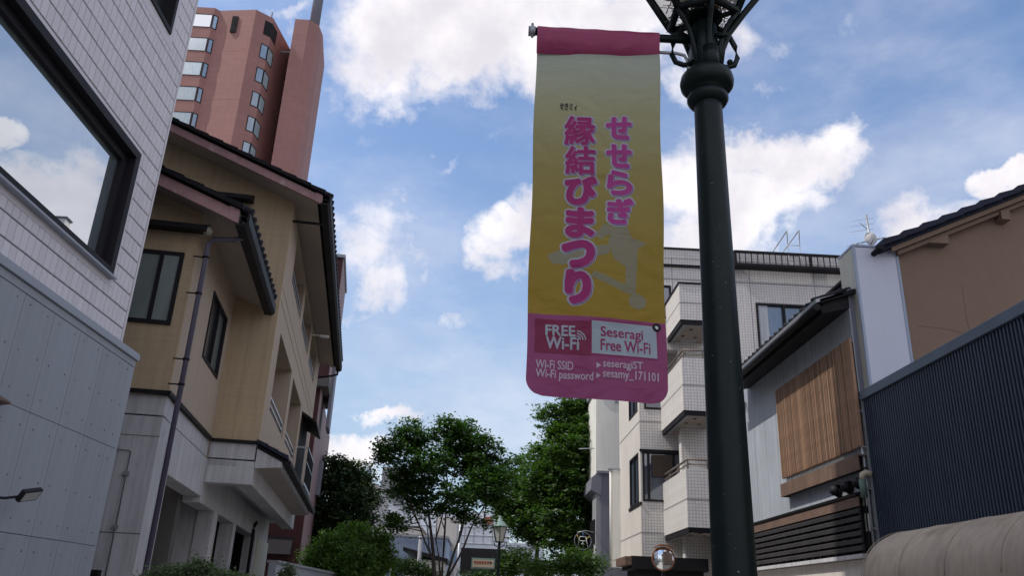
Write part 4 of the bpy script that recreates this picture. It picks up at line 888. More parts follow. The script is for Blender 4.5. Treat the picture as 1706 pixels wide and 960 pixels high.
# lantern body straight above
def lantern_near(c):
    x, y, z = c; n = 6; P = lambda r, h, j: (x+r*math.cos(2*math.pi*j/n+R(30)), y+r*math.sin(2*math.pi*j/n+R(30)), z+h)
    fr = MB()
    for j in range(n): fr.tube([P(.175, 0, j), P(.40, .5, j)], .02, 8); fr.tube([P(.175, 0, j), P(.175, 0, j+1)], .02, 8); fr.tube([P(.40, .5, j), P(.40, .5, j+1)], .022, 8); fr.tube([P(.03, -.01, j), P(.175, 0, j)], .013, 6)
    part('lantern_frame', fr, 'green_iron', LP)
    for j in range(n): part('lantern_pane', MB().add([P(.17, .02, j), P(.17, .02, j+1), P(.385, .49, j+1), P(.385, .49, j)], [(0, 1, 2, 3)]), 'lantern_glass', LP)
    part('lantern_floor', MB().lathe([(.10, 0), (.10, .012)], (x, y, z+.0), 12), 'green_iron', LP)
    part('lantern_roof', MB().lathe([(.45, .5), (.43, .54), (.2, .74), (.1, .82), (.03, .97)], (x, y, z), 18), 'green_iron', LP)
    tw = MB()
    for _ in range(420):
        a = random.uniform(0, 6.28); r = random.uniform(.04, .19); h = random.uniform(.03, .2); q = Vector((x+r*math.cos(a), y+r*math.sin(a), z+h))
        d = Vector((random.gauss(0, 1), random.gauss(0, 1), random.gauss(0, .6))).normalized()*random.uniform(.03, .07); tw.tube([q-d, q+d*.2+Vector((0, 0, .01)), q+d], .0022, 4)
    part('nest_twigs', tw, 'twigs', LP, kind='stuff')
gm_ = bpy.data.materials.new('lantern_glass'); gm_.use_nodes = True; nn_ = NT(gm_.node_tree); bb = nn_.n['Principled BSDF']; bb.inputs['Base Color'].default_value = (.5, .5, .42, 1); bb.inputs['Roughness'].default_value = .2; bb.inputs['Alpha'].default_value = .35
MT['lantern_glass'] = gm_
lantern_near((px_-.0, py_, 4.47))
# far lamp
FL = thing('street_lamp', 'distant street lamp with a pale green roofed lantern and a direction sign on its pole', 'street lamp', (.5, 30, 0))
fx = atY(832, 904, 30); lamp_lantern(FL, (fx[0], 30, fx[2]), .82)
part('shaft', MB().lathe([(.09, 0), (.07, 1.0), (.05, fx[2]-.25), (.05, fx[2])], (fx[0], 30, 0), 14), 'green_iron', FL)
part('lantern_cradle', MB().tube([(fx[0]-.2, 30, fx[2]+.05), (fx[0]-.16, 30, fx[2]-.12), (fx[0], 30, fx[2]-.2), (fx[0]+.16, 30, fx[2]-.12), (fx[0]+.2, 30, fx[2]+.05)], .018, 6), 'green_iron', FL)
DS = thing('direction_sign', 'small tan direction sign with reddish lettering and an arrow below the distant lamp', 'sign', (0, 29.9, 2))
d0 = atY(786, 930, 29.9); d1 = atY(825, 930, 29.9); d2 = atY(786, 948, 29.9)
part('board', MB().box(d0[0], d1[0], 29.86, 29.9, d2[2], d0[2]), 'patina', DS)
part('face', MB().box(d0[0]+.04, d1[0]-.04, 29.845, 29.86, d2[2]+.05, d0[2]-.06), 'sign_tan', DS)
wf = (d1[0]-d0[0]-.2)
for k in range(6): part('lettering', MB().box(d0[0]+.08+k*.092, d0[0]+.15+k*.092, 29.84, 29.845, (d0[2]+d2[2])/2-.01, (d0[2]+d2[2])/2+.07), 'sign_red', DS)
part('arrow', MB().prism([(d1[0]-.18, (d0[2]+d2[2])/2-.02), (d1[0]-.08, (d0[2]+d2[2])/2+.03), (d1[0]-.18, (d0[2]+d2[2])/2+.08)], 29.84, 29.845, 'y'), 'black_trim', DS)
part('bracket', MB().box(d1[0], fx[0], 29.88, 29.92, d0[2]-.1, d0[2]-.05).box(d1[0], fx[0], 29.88, 29.92, d2[2]+.05, d2[2]+.1), 'green_iron', DS)
# ================================================================== FESTIVAL BANNER
BN = thing('festival_banner', 'yellow and pink vertical festival banner with Japanese lettering hanging from the lamp post', 'banner', (.455, 3.4, 4.37))
BL, BR, BT, BB = .145, .765, 4.355, 2.44
def bpos(x, z, off=0.):
    """point on the gently twisted, creased vinyl; x, z are flat banner coordinates"""
    s = (x-BL)/(BR-BL); t = (BT-z)/(BT-BB)
    y = (3.412-.034*s)*(1-t)+(3.375+.05*s)*t
    y += .010*math.sin(2.1*math.pi*s+.6)*t + .008*math.sin(5*t*math.pi+1.2*s)*(.3+.7*t)+.004*math.sin(9*s+17*t)
    if t > .78: y += .03*((t-.78)/.22)**2*math.sin(math.pi*(s*.9+.15))
    dx = .012*(t-.3)*math.sin(3*t)*0
    dz = -.016*max(0, s-.45)*max(0, t-.55)/.45 if t > .55 else 0
    tw = .0035*math.sin(5*t*math.pi)
    return (x+dx+tw, y-off, z+dz*1.6)
def strip(name, poly_in, m, off, parent, step=.02, both=False):
    """cells of the banner surface for which poly_in(x, z) holds"""
    mb = MB(); nx = int((BR-BL)/step)+1; nz = int((BT-BB)/step)+1; xs_ = np.linspace(BL, BR, nx+1); zs_ = np.linspace(BB, BT, nz+1)
    return mb
def grid(mb, x0, x1, z0, z1, off, nx, nz):
    vs = []; fs = []
    for j in range(nz+1):
        for i in range(nx+1): vs.append(bpos(x0+(x1-x0)*i/nx, z0+(z1-z0)*j/nz, off))
    for j in range(nz):
        for i in range(nx): a = j*(nx+1)+i; fs.append((a, a+1, a+nx+2, a+nx+1))
    mb.add(vs, fs, True); return mb
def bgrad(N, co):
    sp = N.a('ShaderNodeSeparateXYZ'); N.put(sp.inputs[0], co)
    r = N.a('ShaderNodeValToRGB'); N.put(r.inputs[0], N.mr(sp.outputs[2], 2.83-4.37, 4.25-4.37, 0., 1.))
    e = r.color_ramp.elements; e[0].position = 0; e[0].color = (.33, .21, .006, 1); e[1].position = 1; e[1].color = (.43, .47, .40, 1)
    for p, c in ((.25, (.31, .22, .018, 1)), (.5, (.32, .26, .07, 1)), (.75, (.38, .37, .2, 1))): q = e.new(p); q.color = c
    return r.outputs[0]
def vinyl(N, b, co, colr):
    t = N.a('ShaderNodeBsdfTranslucent'); N.put(t.inputs[0], colr); mx = N.a('ShaderNodeMixShader'); mx.inputs[0].default_value = .22
    N.l.new(b.outputs[0], mx.inputs[1]); N.l.new(t.outputs[0], mx.inputs[2]); N.l.new(mx.outputs[0], N.n['Material Output'].inputs[0])
    bp = N.a('ShaderNodeBump'); bp.inputs['Strength'].default_value = .8; bp.inputs['Distance'].default_value = .03
    N.put(bp.inputs['Height'], N.m('ADD', N.noise(N.scale3(co, (1.2, 1, 1.8)), 3.6, 2, .4, .8), N.m('MULTIPLY', N.noise(N.scale3(co, (1, 1, 2.6)), 11, 2, .5, 1.2), .07))); N.l.new(bp.outputs[0], b.inputs['Normal'])
def vm(n, c, grad=None): MT[n] = mat(n, c, .38, .03, 2, 30, 0, grad=grad, custom=vinyl, spec=.4)
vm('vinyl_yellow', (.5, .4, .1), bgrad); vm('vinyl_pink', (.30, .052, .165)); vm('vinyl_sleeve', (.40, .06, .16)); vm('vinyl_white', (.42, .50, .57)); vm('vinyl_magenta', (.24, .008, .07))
vm('print_magenta', (.37, .008, .155)); vm('print_pink', (.44, .035, .26)); vm('print_purple', (.2, .1, .33)); vm('print_pale', (.44, .48, .56)); vm('print_ghost', (.29, .27, .17)); vm('print_black', (.02, .02, .02)); vm('print_letter', (.58, .46, .56)); vm('print_rim', (.3, .02, .12))
def bxz(px, py):
    p = atY(px, py, 3.4); return p[0], p[2]
zs_top = bxz(1000, 92)[1]; zs_mid = bxz(990, 528)[1]
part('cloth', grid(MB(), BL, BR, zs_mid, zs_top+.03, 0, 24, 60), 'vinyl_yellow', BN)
# rounded pink lower field
lm = MB(); nz, nx, rad = 40, 40, .075
zz = [zs_mid-(zs_mid-BB)*k/nz for k in range(nz+1)]
def halfw(z):
    d = z-BB
    return 0 if d >= rad else rad-math.sqrt(max(0, rad*rad-(rad-d)**2))
vs = []; fs = []
for z in zz:
    a = halfw(z)
    for i in range(nx+1): vs.append(bpos(BL+a+(BR-BL-2*a)*i/nx, z))
for j in range(nz):
    for i in range(nx): q = j*(nx+1)+i; fs.append((q, q+nx+1, q+nx+2, q+1))
lm.add(vs, fs, True); part('lower_field', lm, 'vinyl_pink', BN)
# sleeve wrapped round the arm
sv = MB(); vs = []; fs = []; nx = 20
prof = [(3.405, zs_top-.005), (3.375, zs_top+.02), (3.366, 4.315), (3.366, 4.345), (3.38, 4.358), (3.395, 4.360), (3.412, 4.352), (3.416, 4.325), (3.41, zs_top+.02)]
for i in range(nx+1):
    for (yy, z) in prof: vs.append((BL+(BR-BL)*i/nx+.002*math.sin(i), yy+.002*math.sin(i*1.3+z*40), z))
m_ = len(prof)
for i in range(nx):
    for j in range(m_-1): a = i*m_+j; fs.append((a, a+m_, a+m_+1, a+1))
sv.add(vs, fs, True); part('sleeve', sv, 'vinyl_sleeve', BN)
part('sleeve_seam', MB().box(BL, BR, 3.392, 3.402, zs_top+.006, zs_top+.012), 'print_rim', BN)
gx, gz_ = bxz(1095, 541)
part('grommet', MB().tube([bpos(gx+.014*math.cos(a), gz_+.014*math.sin(a), .003) for a in np.linspace(0, 2*math.pi, 17)], .0055, 6), 'bronze_frame', BN)
part('grommet_eye', MB().add([bpos(gx+.012*math.cos(a), gz_+.012*math.sin(a), .002) for a in np.linspace(0, 2*math.pi, 13)[:-1]], [tuple(range(12))]), 'white_metal', BN)
# ---- lettering: glyph outlines rasterised, thickened, and laid on the cloth as fine geometry
dg = None
def glyph_mask(txt, res, w, h, stretch=True, pad=16, space=1.0, shear=0.):
    """fill mask (rows from the bottom) of txt scaled to w x h metres, with padding"""
    cu = bpy.data.curves.new('glyph', 'FONT'); cu.body = txt; cu.space_character = space; cu.resolution_u = 4; cu.shear = shear
    o = bpy.data.objects.new('glyph', cu); COL.objects.link(o); bpy.context.view_layer.update()
    me = bpy.data.meshes.new_from_object(o.evaluated_get(bpy.context.evaluated_depsgraph_get())); bpy.data.objects.remove(o)
    me.calc_loop_triangles(); V = np.array([v.co[:2] for v in me.vertices]); T = [tuple(t_.vertices) for t_ in me.loop_triangles]; bpy.data.meshes.remove(me)
    if not len(V): return None
    lo, hi = V.min(0), V.max(0); sc = np.array([w, h])/(hi-lo)
    if not stretch: sc[:] = min(sc)
    V = (V-lo)*sc/res+pad; W_, H_ = int((hi-lo)[0]*sc[0]/res)+2*pad+1, int((hi-lo)[1]*sc[1]/res)+2*pad+1
    M = np.zeros((H_, W_), bool)
    for tr in T:
        a, b, c = V[list(tr)]; x0, y0 = np.floor(np.minimum(np.minimum(a, b), c)).astype(int); x1, y1 = np.ceil(np.maximum(np.maximum(a, b), c)).astype(int)
        X, Y_ = np.meshgrid(np.arange(x0, x1+1)+.0, np.arange(y0, y1+1)+.0)
        def e(p, q): return (q[0]-p[0])*(Y_-p[1])-(q[1]-p[1])*(X-p[0])
        e1, e2, e3 = e(a, b), e(b, c), e(c, a); ins = ((e1 >= 0) & (e2 >= 0) & (e3 >= 0)) | ((e1 <= 0) & (e2 <= 0) & (e3 <= 0))
        M[y0:y1+1, x0:x1+1] |= ins
    return M
def dil(M, rx, ry=None):
    ry = rx if ry is None else ry; out = np.zeros_like(M); H_, W_ = M.shape
    for dy in range(-int(ry), int(ry)+1):
        for dx in range(-int(rx), int(rx)+1):
            if (dx/max(rx, .5))**2+(dy/max(ry, .5))**2 <= 1.05:
                out[max(0, dy):H_+min(0, dy), max(0, dx):W_+min(0, dx)] |= M[max(0, -dy):H_+min(0, -dy), max(0, -dx):W_+min(0, -dx)]
    return out
def lay(mb, M, x0, z0, res, pad, off, shift=(0, 0)):
    step = max(2, int(.014/res)); H_, W_ = M.shape
    for r in range(H_):
        row = M[r]; idx = np.flatnonzero(np.diff(np.concatenate([[0], row.astype(int), [0]])))
        for s_, e_ in zip(idx[::2], idx[1::2]):
            k = s_
            while k < e_:
                k2 = min(e_, k+step); xa, xb = x0+(k-pad)*res+shift[0], x0+(k2-pad)*res+shift[0]; za, zb = z0+(r-pad-.5)*res+shift[1], z0+(r-pad+.5)*res+shift[1]
                mb.add([bpos(xa, za, off), bpos(xb, za, off), bpos(xb, zb, off), bpos(xa, zb, off)], [(0, 1, 2, 3)], True); k = k2
res = .0016; pad = 18
def big_char(ch, box, mcol, bold, kanji=False):
    (xa, za), (xb, zb) = bxz(box[0], box[3]), bxz(box[2], box[1])
    inset = .012+bold*res; xa += inset; xb -= inset; za += inset; zb -= inset
    M = glyph_mask(ch, res, xb-xa, zb-za, pad=pad); A_ = dil(M, bold)
    for nm, mk_, off, sh, mt in (('outline', dil(A_, 6), .0012, (0.001, -.001), 'print_pale'), ('shade', dil(A_, 1.5), .0020, (.0042, -.0038), 'print_purple'), ('rim', dil(A_, 1.5), .0028, (0, 0), 'print_letter'), ('character', A_, .0036, (0, 0), mcol)):
        mb = MB(); lay(mb, mk_, xa, za, res, pad, off, sh); part(nm if nm != 'character' else 'character', mb, mt, BN, label=None)
for ch, bx_, bd_ in (('縁', (936, 192, 996, 245), 3.3), ('結', (936, 242, 996, 294), 3.3), ('び', (934, 291, 998, 345), 6.5), ('ま', (936, 343, 994, 400), 6), ('つ', (930, 398, 996, 451), 8), ('り', (936, 447, 990, 511), 8)): big_char(ch, bx_, 'print_magenta', bd_)
for ch, bx_ in (('せ', (1005, 195, 1056, 237)), ('せ', (1005, 239, 1056, 283)), ('ら', (1005, 282, 1056, 328)), ('ぎ', (1005, 327, 1058, 378))): big_char(ch, bx_, 'print_pink', 4.4)
def small_text(txt, px0, py0, px1, py1, mt, bold=0, res=.0009, nm='lettering', off=.0032):
    (xa, za), (xb, zb) = bxz(px0, py1), bxz(px1, py0); M = glyph_mask(txt, res, xb-xa, zb-za, pad=6)
    if bold: M = dil(M, bold)
    mb = MB(); lay(mb, M, xa, za, res, 6, off); part(nm, mb, mt, BN)
small_text('せきミィ', 933, 173, 962, 183, 'print_black', 1)
def flat(px0, py0, px1, py1, mt, off, nm):
    (xa, za), (xb, zb) = bxz(px0, py1), bxz(px1, py0); part(nm, grid(MB(), xa, xb, za, zb, off, 14, 8), mt, BN)
flat(889, 536, 985, 587, 'vinyl_magenta', .0012, 'magenta_box'); flat(983, 537, 1096, 590, 'print_rim', .0014, 'box_border'); flat(985, 539.5, 1094, 587.5, 'vinyl_white', .0022, 'white_box')
small_text('FREE', 908, 544, 957, 558, 'print_pale', 2); small_text('Wi-Fi', 908, 563, 963, 580, 'print_pale', 2)
for k in range(3):
    cx_, cz_ = bxz(959.5, 566); r0 = .014+.0115*k; mb = MB()
    for a in np.linspace(R(2), R(88), 10)[:-1]:
        b_ = a+R(86)/9; vs = [bpos(cx_+q*math.cos(w_), cz_+q*math.sin(w_), .0033) for q, w_ in ((r0, a), (r0+.0055, a), (r0+.0055, b_), (r0, b_))]; mb.add(vs, [(0, 1, 2, 3)])
    part('signal_arc', mb, 'print_pale', BN)
small_text('Seseragi', 1000, 547, 1071, 564, 'print_rim', 1.4); small_text('Free Wi-Fi', 1000, 568, 1083, 582, 'print_rim', 1.4)
small_text('Wi-Fi SSID', 891, 602, 954, 613, 'print_letter', 1.2); small_text('Wi-Fi password', 891, 619, 988, 632, 'print_letter', 1.2)
small_text('seseragiST', 1004, 600, 1070, 613, 'print_letter', 1.2); small_text('sesamy_171101', 1004, 617, 1097, 631, 'print_letter', 1.2)
for yy in (607, 624):
    pts = [bxz(993, yy-5), bxz(993, yy+5), bxz(1001, yy)]; part('arrow_mark', MB().add([bpos(p[0], p[1], .0032) for p in pts], [(0, 1, 2)]), 'print_letter', BN)
# pale ghost shape printed low on the yellow field
def ghost(polys):
    mb = MB(); res_ = .002; x0, z1 = bxz(905, 350); x1, z0 = bxz(1100, 515); nx_, nz_ = int((x1-x0)/res_), int((z1-z0)/res_); M = np.zeros((nz_, nx_), bool)
    X, Z_ = np.meshgrid(x0+np.arange(nx_)*res_, z0+np.arange(nz_)*res_)
    for pl in polys:
        if pl[0] == 'o': cx_, cz_ = bxz(pl[1], pl[2]); rx_ = pl[3]*.00288; M |= (X-cx_)**2/rx_**2+(Z_-cz_)**2/(rx_*pl[4])**2 < 1
        else:
            P_ = [bxz(*q) for q in pl]; ins = np.zeros_like(M); j = len(P_)-1
            for i in range(len(P_)):
                xi, zi = P_[i]; xj, zj = P_[j]
                if zi != zj: ins ^= ((zi > Z_) != (zj > Z_)) & (X < (xj-xi)*(Z_-zi)/(zj-zi)+xi)
                j = i
            M |= ins
    lay(mb, M, x0, z0, res_, 0, .0006); return mb
part('ghost_shape', ghost([[(1018, 378), (1042, 376), (1052, 398), (1078, 406), (1062, 416), (1062, 438), (1040, 444), (1022, 432), (1013, 405)], [(1042, 436), (1062, 436), (1060, 490), (1043, 488)], ('o', 1063, 500, 14, .86),
    [(1045, 488), (985, 462), (990, 452), (1050, 478)], [(912, 427), (930, 418), (1015, 408), (1015, 424), (940, 441), (920, 440)], [(990, 392), (1006, 372), (1024, 384), (1000, 400)]]), 'print_ghost', BN)
# ================================================================== FAR BUILDINGS
def farbox(nm, px0, px1, pyt, y, m, lab, dep=10, cat='building', z0=0, wins=None, cap=None):
    a = atY(px0, pyt, y); b = atY(px1, pyt, y); T_ = thing(nm, lab, cat, ((a[0]+b[0])/2, y, 0))
    part('wall', MB().box(a[0], b[0], y, y+dep, z0, a[2]), m, T_)
    if cap: part('roof_edge', MB().box(a[0]-.1, b[0]+.1, y-.1, y+dep, a[2], a[2]+cap[0]), cap[1], T_)
    for (wx0, wy0, wx1, wy1, wm) in wins or ():
        p = atY(wx0, wy0, y); q = atY(wx1, wy1, y); part('window', MB().box(p[0], q[0], y-.06, y+.02, q[2], p[2]), wm, T_)
    return T_
farbox('office_block', 636, 700, 832, 95, 'far_white', 'distant white block with a grey rooftop band left of the centre tree', wins=[(655, 835, 672, 842, 'far_grey'), (668, 838, 678, 850, 'glass_mid')], cap=(.1, 'far_grey'))
t = farbox('rooftop_band', 634, 672, 817, 96, 'far_grey', 'grey rooftop storey on the distant white block', z0=16)
farbox('concrete_tower', 600, 630, 806, 80, 'far_beige', 'distant beige concrete stair tower behind the left trees')
T_ = farbox('pale_house', 610, 700, 876, 60, 'far_beige', 'low pale house with a flat roof behind the willow', wins=[(654, 882, 663, 890, 'dark_void')], cap=(.12, 'far_grey'))
T_ = farbox('blue_shed', 628, 745, 893, 52, 'far_blue', 'long blue-grey metal shed wall behind the centre tree', cap=(.15, 'far_grey'))
m_ = MB()
a0, a1 = atY(628, 895, 52), atY(745, 895, 52)
for k in range(46): m_.box(a0[0]+(a1[0]-a0[0])*k/46, a0[0]+(a1[0]-a0[0])*k/46+.05, 51.95, 52, 0, a0[2]-.1)
part('wall_rib', m_, 'far_blue', T_, kind='stuff')
T_ = farbox('grey_panel_building', 700, 850, 850, 70, 'far_white', 'wide pale building with a gridded panel front behind the distant lamp', wins=[(762, 913, 840, 960, 'dark_void'), (808, 862, 820, 874, 'sign_red')])
m_ = MB(); a0, a1 = atY(700, 850, 70), atY(850, 910, 70)
for k in range(10): m_.box(a0[0]+(a1[0]-a0[0])*k/10, a0[0]+(a1[0]-a0[0])*k/10+.05, 69.95, 70, a1[2], a0[2])
for k in range(4): zq = a1[2]+(a0[2]-a1[2])*k/4; m_.box(a0[0], a1[0], 69.94, 70, zq, zq+.05)
part('panel_joint', m_, 'far_grey', T_)
farbox('cream_shop', 728, 762, 862, 58, 'far_beige', 'narrow cream building seen between the trunks of the centre tree', wins=[(742, 918, 760, 940, 'far_blue')])
farbox('right_far_block', 840, 905, 905, 75, 'far_white', 'low white block half hidden by the tall right-hand trees', wins=[(845, 912, 900, 918, 'far_grey')])
HG = thing('gabled_shed', 'small dark-roofed shed in front of the blue-grey wall', 'shed', (-5, 48, 0))
h0, h1, h2 = atY(677, 925, 48), atY(740, 935, 48), atY(680, 918, 48)
part('wall', MB().box(h0[0], h1[0], 48, 52, 0, h1[2]), 'far_beige', HG); part('roof', MB().prism([(h0[0]-.2, h0[2]+.2), (h1[0]+.2, h1[2]-.1), (h1[0]+.2, h1[2]+.1), (h0[0]-.2, h0[2]+.4)], 47.8, 52, 'y'), 'black_trim', HG)
for k, (px0, pyt, y, rr_, lab) in enumerate(((768, 870, 50, .1, 'pale utility pole directly right of the centre tree'), (701, 898, 40, .09, 'thick grey concrete post left of the centre tree trunks'), (845, 940, 34, .05, 'thin pale post right of the distant lamp'), (661, 860, 56, .05, 'thin grey pole before the blue-grey shed wall'))):
    a = atY(px0, pyt, y); T_ = thing('utility_pole', lab, 'pole', (a[0], y, 0)); part('pole', MB().tube([(a[0], y, 0), (a[0], y, a[2])], rr_, 10), 'galvanised' if k != 1 else 'far_grey', T_)
    part('pole_cap', MB().lathe([(rr_*1.2, 0), (rr_*1.2, .08)], (a[0], y, a[2]), 10), 'galvanised', T_)
a = atY(645, 948, 30); T_ = thing('street_sign', 'small blue and white sign plate behind the willow', 'sign', (a[0], 30, 0))
part('plate', MB().box(a[0]-.06, a[0]+.14, 30, 30.03, a[2]-.45, a[2]+.05), 'white_metal', T_); part('stripe', MB().box(a[0]+.0, a[0]+.08, 29.99, 30, a[2]-.4, a[2]), 'blue_enamel', T_); part('post', MB().tube([(a[0]+.04, 30.05, 0), (a[0]+.04, 30.05, a[2])], .03, 8), 'galvanised', T_)
a0, a1, a2 = atY(475, 945, 19), atY(545, 958, 19), atY(500, 950, 19)
T_ = thing('low_wall', 'low grey metal-capped wall at the foot of the red brick building', 'wall', (-4.4, 20, 0)); b0, b1 = atX(478, 942, -4.3), atX(556, 962, -4.3)
part('wall_body', MB().box(-4.45, -4.3, b0[1]-1, b0[1]+12, 0, b0[2]-.0), 'cap_metal', T_); part('coping', MB().box(-4.5, -4.25, b0[1]-1, b0[1]+12, b0[2], b0[2]+.05), 'far_grey', T_)
# ================================================================== TREES
def leaves(name, parent, blobs, n, size, mt, flat=.35, droop=0., seed=1, clump=26, spread=.26, kind=None, label=None):
    g = np.random.default_rng(seed); vol = np.array([b[3]*b[4]*b[5] for b in blobs])**.75; pr_ = vol/vol.sum(); C_ = []
    k = n//clump
    bi = g.choice(len(blobs), k, p=pr_); B_ = np.array(blobs)[bi]
    d = g.normal(size=(k, 3)); d /= np.linalg.norm(d, axis=1)[:, None]; r = g.uniform(0, 1, k)**.42
    cc = B_[:, :3]+d*r[:, None]*B_[:, 3:6]
    sc = g.uniform(.5, 1.4, k)*spread
    P_ = np.repeat(cc, clump, 0)+g.normal(size=(k*clump, 3))*np.repeat(sc, clump)[:, None]*np.array([1, 1, flat]); m = len(P_)
    out = np.repeat(d, clump, 0)
    if droop: P_[:, 2] -= droop*g.uniform(0, 1, m)**2
    a = g.normal(size=(m, 3)); a[:, 2] = a[:, 2]*.35-droop*1.5; a /= np.linalg.norm(a, axis=1)[:, None]
    nn = g.normal(size=(m, 3))*.55+np.array([0, 0, 1.])+out*.4; b = np.cross(nn, a); b /= np.linalg.norm(b, axis=1)[:, None]+1e-6
    s = (size*g.uniform(.6, 1.35, m))[:, None]
    V = np.stack([P_-a*s, P_-b*s*.45-a*s*.1, P_+a*s, P_+b*s*.45-a*s*.1], 1).reshape(-1, 3)
    org = np.array(orgof(parent)); V = V-org
    me = bpy.data.meshes.new(name); me.vertices.add(m*4); me.vertices.foreach_set('co', V.astype(np.float32).ravel()); me.loops.add(m*4); me.loops.foreach_set('vertex_index', np.arange(m*4, dtype=np.int32))
    me.polygons.add(m); me.polygons.foreach_set('loop_start', np.arange(0, m*4, 4, dtype=np.int32)); me.polygons.foreach_set('loop_total', np.full(m, 4, dtype=np.int32))
    me.materials.append(MT[mt]); me.update(calc_edges=True)
    o = bpy.data.objects.new(name, me); COL.objects.link(o); o.parent = parent; ORG[o.name] = tuple(org)
    if kind: o['kind'] = kind
    if label: o['label'] = label
    return o, cc
def blobsY(lst, y, dy):   # (px, py, rpx, rpy[, dyoff])
    out = []
    for q in lst:
        c = atY(q[0], q[1], y+(q[4] if len(q) > 4 else 0)); k = y/F*1.03; out.append((c[0], c[1], c[2], q[2]*k, dy*(q[2]*k), q[3]*k))
    return out
def limb(mb, a, b, r0, r1, g, n=6, wob=.12):
    a = Vector(a); b = Vector(b); L = (b-a).length; pts = [a+(b-a)*(i/n)+Vector((g.uniform(-1, 1), g.uniform(-1, 1), g.uniform(-.5, .5)))*wob*L*.18*(0 if i in (0, n) else 1) for i in range(n+1)]
    mb.tube([tuple(p) for p in pts], r0, 8, r1); return pts
# centre tree
CT = thing('round_tree', 'multi-stemmed tree with layered leaf sprays standing alone in the street centre', 'tree', (-1.1, 25, 0))
cb = blobsY([(685, 728, 34, 24), (650, 748, 26, 16, -.5), (636, 752, 12, 10), (745, 722, 26, 26), (768, 728, 26, 30, .5), (800, 750, 34, 30), (720, 770, 34, 24, -.6), (675, 785, 34, 24, .5), (760, 765, 36, 28, .6), (820, 800, 34, 24, -.4), (800, 790, 36, 30, .2), (850, 772, 16, 10), (862, 766, 8, 6), (840, 790, 18, 10), (700, 815, 40, 22, .3), (770, 822, 40, 20, -.5), (822, 828, 26, 16), (730, 848, 22, 12), (690, 845, 26, 14, .5), (652, 862, 18, 12, -.3), (665, 878, 18, 10), (770, 858, 20, 10, .5), (805, 874, 18, 7, -.3), (805, 725, 14, 22), (690, 708, 14, 8), (760, 703, 20, 7), (668, 820, 26, 16), (640, 768, 14, 10), (705, 745, 22, 16), (785, 700, 10, 8), (735, 705, 12, 10)], 25, .85)
cr, _ = leaves('crown', CT, cb, 36000, .062, 'leaf_dark', .55, seed=3, clump=56, spread=.14)
tk = MB(); g = random.Random(5)
base = Vector(tuple(atY(742, 960, 25))); base.z = 0
stems = [((724, 960), (716, 870), (694, 745), .085), ((736, 960), (742, 870), (742, 735), .05), ((745, 960), (768, 890), (795, 775), .055), ((748, 960), (785, 880), (835, 800), .045), ((733, 960), (726, 900), (765, 760), .04), ((720, 930), (700, 880), (660, 790), .035)]
for *st, rad_ in stems:
    P_ = [Vector(tuple(atY(*q, 25))) for q in st]; b0 = base+(P_[0]-base)*.25; b0.z = .0
    tk.tube([tuple(b0), tuple((b0+P_[0])/2+Vector((.02, 0, 0))), tuple(P_[0]), tuple((P_[0]+P_[1])/2+Vector((g.uniform(-.06, .06), .1, 0))), tuple(P_[1]), tuple((P_[1]+P_[2])/2+Vector((g.uniform(-.06, .06), 0, 0))), tuple(P_[2])], rad_, 8, .014)
    for k in range(7):
        s_ = P_[1]+(P_[2]-P_[1])*g.uniform(-.2, .9); tgt = min(cb, key=lambda q: (Vector(q[:3])-s_).length+g.uniform(0, 1.2)); limb(tk, s_, tgt[:3], .02, .006, g)
part('trunk', tk, 'bark', CT)
# tall tree on the right and its neighbours
RT = thing('tall_tree', 'tallest dense dark green tree against the ivory building on the right', 'tree', (3, 33, 0))
rb_ = blobsY([(955, 690, 45, 40), (985, 670, 40, 40), (925, 715, 26, 28), (950, 740, 45, 40, -.6), (985, 740, 40, 50, .4), (925, 770, 45, 36, .5), (960, 790, 50, 45, -.5), (915, 820, 48, 40), (965, 850, 45, 45, .5), (925, 865, 45, 35, -.6), (990, 800, 40, 60), (905, 690, 10, 12), (900, 790, 26, 24, -.5), (950, 900, 50, 30), (990, 900, 40, 40)], 33, .7)
leaves('crown', RT, rb_, 60000, .08, 'leaf_mid', .4, seed=5, clump=70, spread=.2)
tk = MB(); b_ = atY(945, 960, 33); top = atY(955, 690, 33); limb(tk, (b_[0], 33, 0), tuple(top), .2, .05, g)
for q in rb_: limb(tk, (b_[0]+(top[0]-b_[0])*.4, 33, 2.6+(q[2]-2.6)*.5), q[:3], .05, .012, g)
part('trunk', tk, 'bark', RT)
R2 = thing('spreading_tree', 'lighter green spreading tree between the centre tree and the tallest tree', 'tree', (1.2, 36, 0))
b2_ = blobsY([(870, 800, 26, 22), (850, 830, 34, 24), (880, 840, 30, 30, .5), (860, 870, 24, 14, -.6), (835, 850, 24, 18), (880, 880, 30, 20), (870, 775, 10, 14), (895, 760, 20, 20), (905, 900, 22, 14)], 36, .8)
leaves('crown', R2, b2_, 17000, .08, 'leaf_mid', .36, seed=8, clump=50, spread=.2)
tk = MB(); b_ = atY(905, 960, 36); limb(tk, (b_[0], 36, 0), tuple(atY(890, 870, 36)), .13, .07, g)
for q in b2_: limb(tk, tuple(atY(892, 885, 36)), q[:3], .05, .012, g)
part('trunk', tk, 'bark', R2)
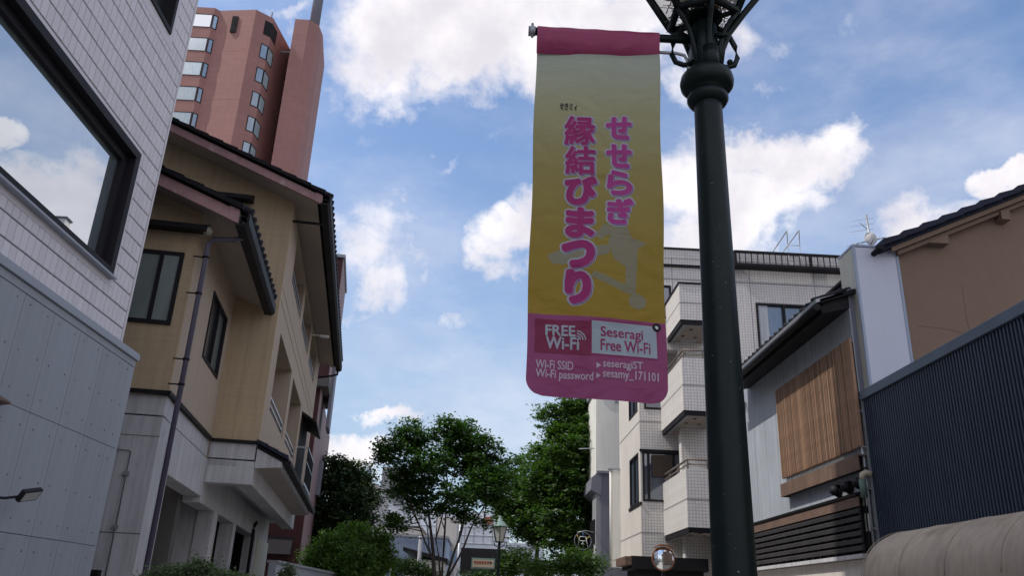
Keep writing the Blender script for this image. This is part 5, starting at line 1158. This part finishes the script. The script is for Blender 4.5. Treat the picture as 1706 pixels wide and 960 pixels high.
# left trees
LT_ = thing('dark_tree', 'dark feathery evergreen tree directly behind the red brick building', 'tree', (-5.6, 36, 0))
lb_ = blobsY([(560, 800, 35, 34), (590, 800, 34, 32, .5), (545, 850, 40, 45), (590, 850, 40, 40, -.6), (612, 830, 20, 24), (535, 790, 20, 28), (570, 890, 50, 30), (550, 770, 16, 12), (575, 776, 16, 10), (530, 900, 30, 40)], 36, .8)
leaves('crown', LT_, lb_, 28000, .085, 'leaf_deep', .5, droop=.12, seed=11, clump=56, spread=.24)
leaves('new_growth', LT_, [(q[0], q[1], q[2]+q[5]*.12, q[3]*1.02, q[4], q[5]) for q in lb_], 2200, .08, 'leaf_new', .5, droop=.16, seed=12, clump=12, spread=.14)
tk = MB(); b_ = atY(560, 960, 36); limb(tk, (b_[0], 36, 0), tuple(atY(570, 800, 36)), .2, .04, g)
for q in lb_: limb(tk, tuple(atY(565, 870, 36)), q[:3], .05, .012, g)
part('trunk', tk, 'bark', LT_)
WL = thing('willow_tree', 'bright green weeping willow below the dark evergreen on the left', 'tree', (-4, 26, 0))
wb_ = blobsY([(585, 886, 26, 14), (607, 876, 14, 8), (560, 902, 30, 16, -.4), (620, 900, 28, 20), (632, 888, 12, 8), (548, 892, 12, 8), (640, 910, 16, 20), (535, 920, 26, 16), (590, 925, 40, 22, -.6), (635, 925, 22, 24), (560, 940, 40, 20), (610, 945, 36, 20, .4), (520, 940, 18, 12)], 26, .8)
leaves('crown', WL, wb_, 19000, .06, 'leaf_bright', .8, droop=.42, seed=15, clump=60, spread=.11)
tk = MB(); b_ = atY(590, 960, 26); limb(tk, (b_[0], 26, 0), (b_[0], 26, 2.9), .11, .05, g)
for q in wb_: limb(tk, (b_[0], 26, 2.5), q[:3], .03, .008, g)
part('trunk', tk, 'bark', WL)
def bush(nm, lab, lst, y, n, size, mt, seed, dy=.9, droop=0, spread=.14, cat='bush'):
    bl_ = blobsY(lst, y, dy); c = np.mean([q[:3] for q in bl_], 0); T_ = thing(nm, lab, cat, (c[0], y, 0)); leaves('foliage', T_, bl_, n, size, mt, .7, droop, seed, 16, spread)
    tk = MB()
    for q in bl_:
        for _ in range(3): limb(tk, (c[0]+g.uniform(-.15, .15), y, 0), (q[0]+g.uniform(-.5, .5)*q[3], q[1], q[2]), .018, .006, g)
    part('stem', tk, 'bark', T_); return T_
bush('shrub', 'leafy shrub under the tall trees beside the slate-grey wall', [(960, 935, 26, 18), (985, 945, 24, 20), (940, 950, 24, 14), (905, 945, 30, 14)], 26, 7000, .05, 'leaf_mid', 21)
bush('shrub', 'low hedge of dark shrubs beneath the distant lamp', [(860, 930, 24, 16), (890, 950, 30, 14), (845, 950, 26, 12), (800, 965, 30, 12)], 31, 7000, .06, 'leaf_mid', 22)
bush('shrub', 'pale green shrub in front of the blue-grey shed wall', [(670, 945, 26, 14), (700, 950, 22, 14), (640, 960, 24, 12), (720, 960, 20, 10)], 33, 5000, .06, 'leaf_mid', 23)
bush('shrub', 'garden shrub at the foot of the beige house downpipe', [(272, 958, 20, 8), (300, 955, 22, 9), (335, 950, 20, 12), (330, 940, 8, 10), (360, 960, 20, 8), (240, 965, 14, 6), (390, 965, 20, 7)], 9.4, 5200, .021, 'leaf_grey', 24, 1.0, 0, .05)
bush('shrub', 'small pale shrub behind the low metal-capped wall', [(480, 955, 10, 8), (484, 946, 5, 9), (475, 965, 14, 8)], 15.5, 900, .03, 'leaf_grey', 25, 1.0, 0, .05)
for p_ in (BN,): pass
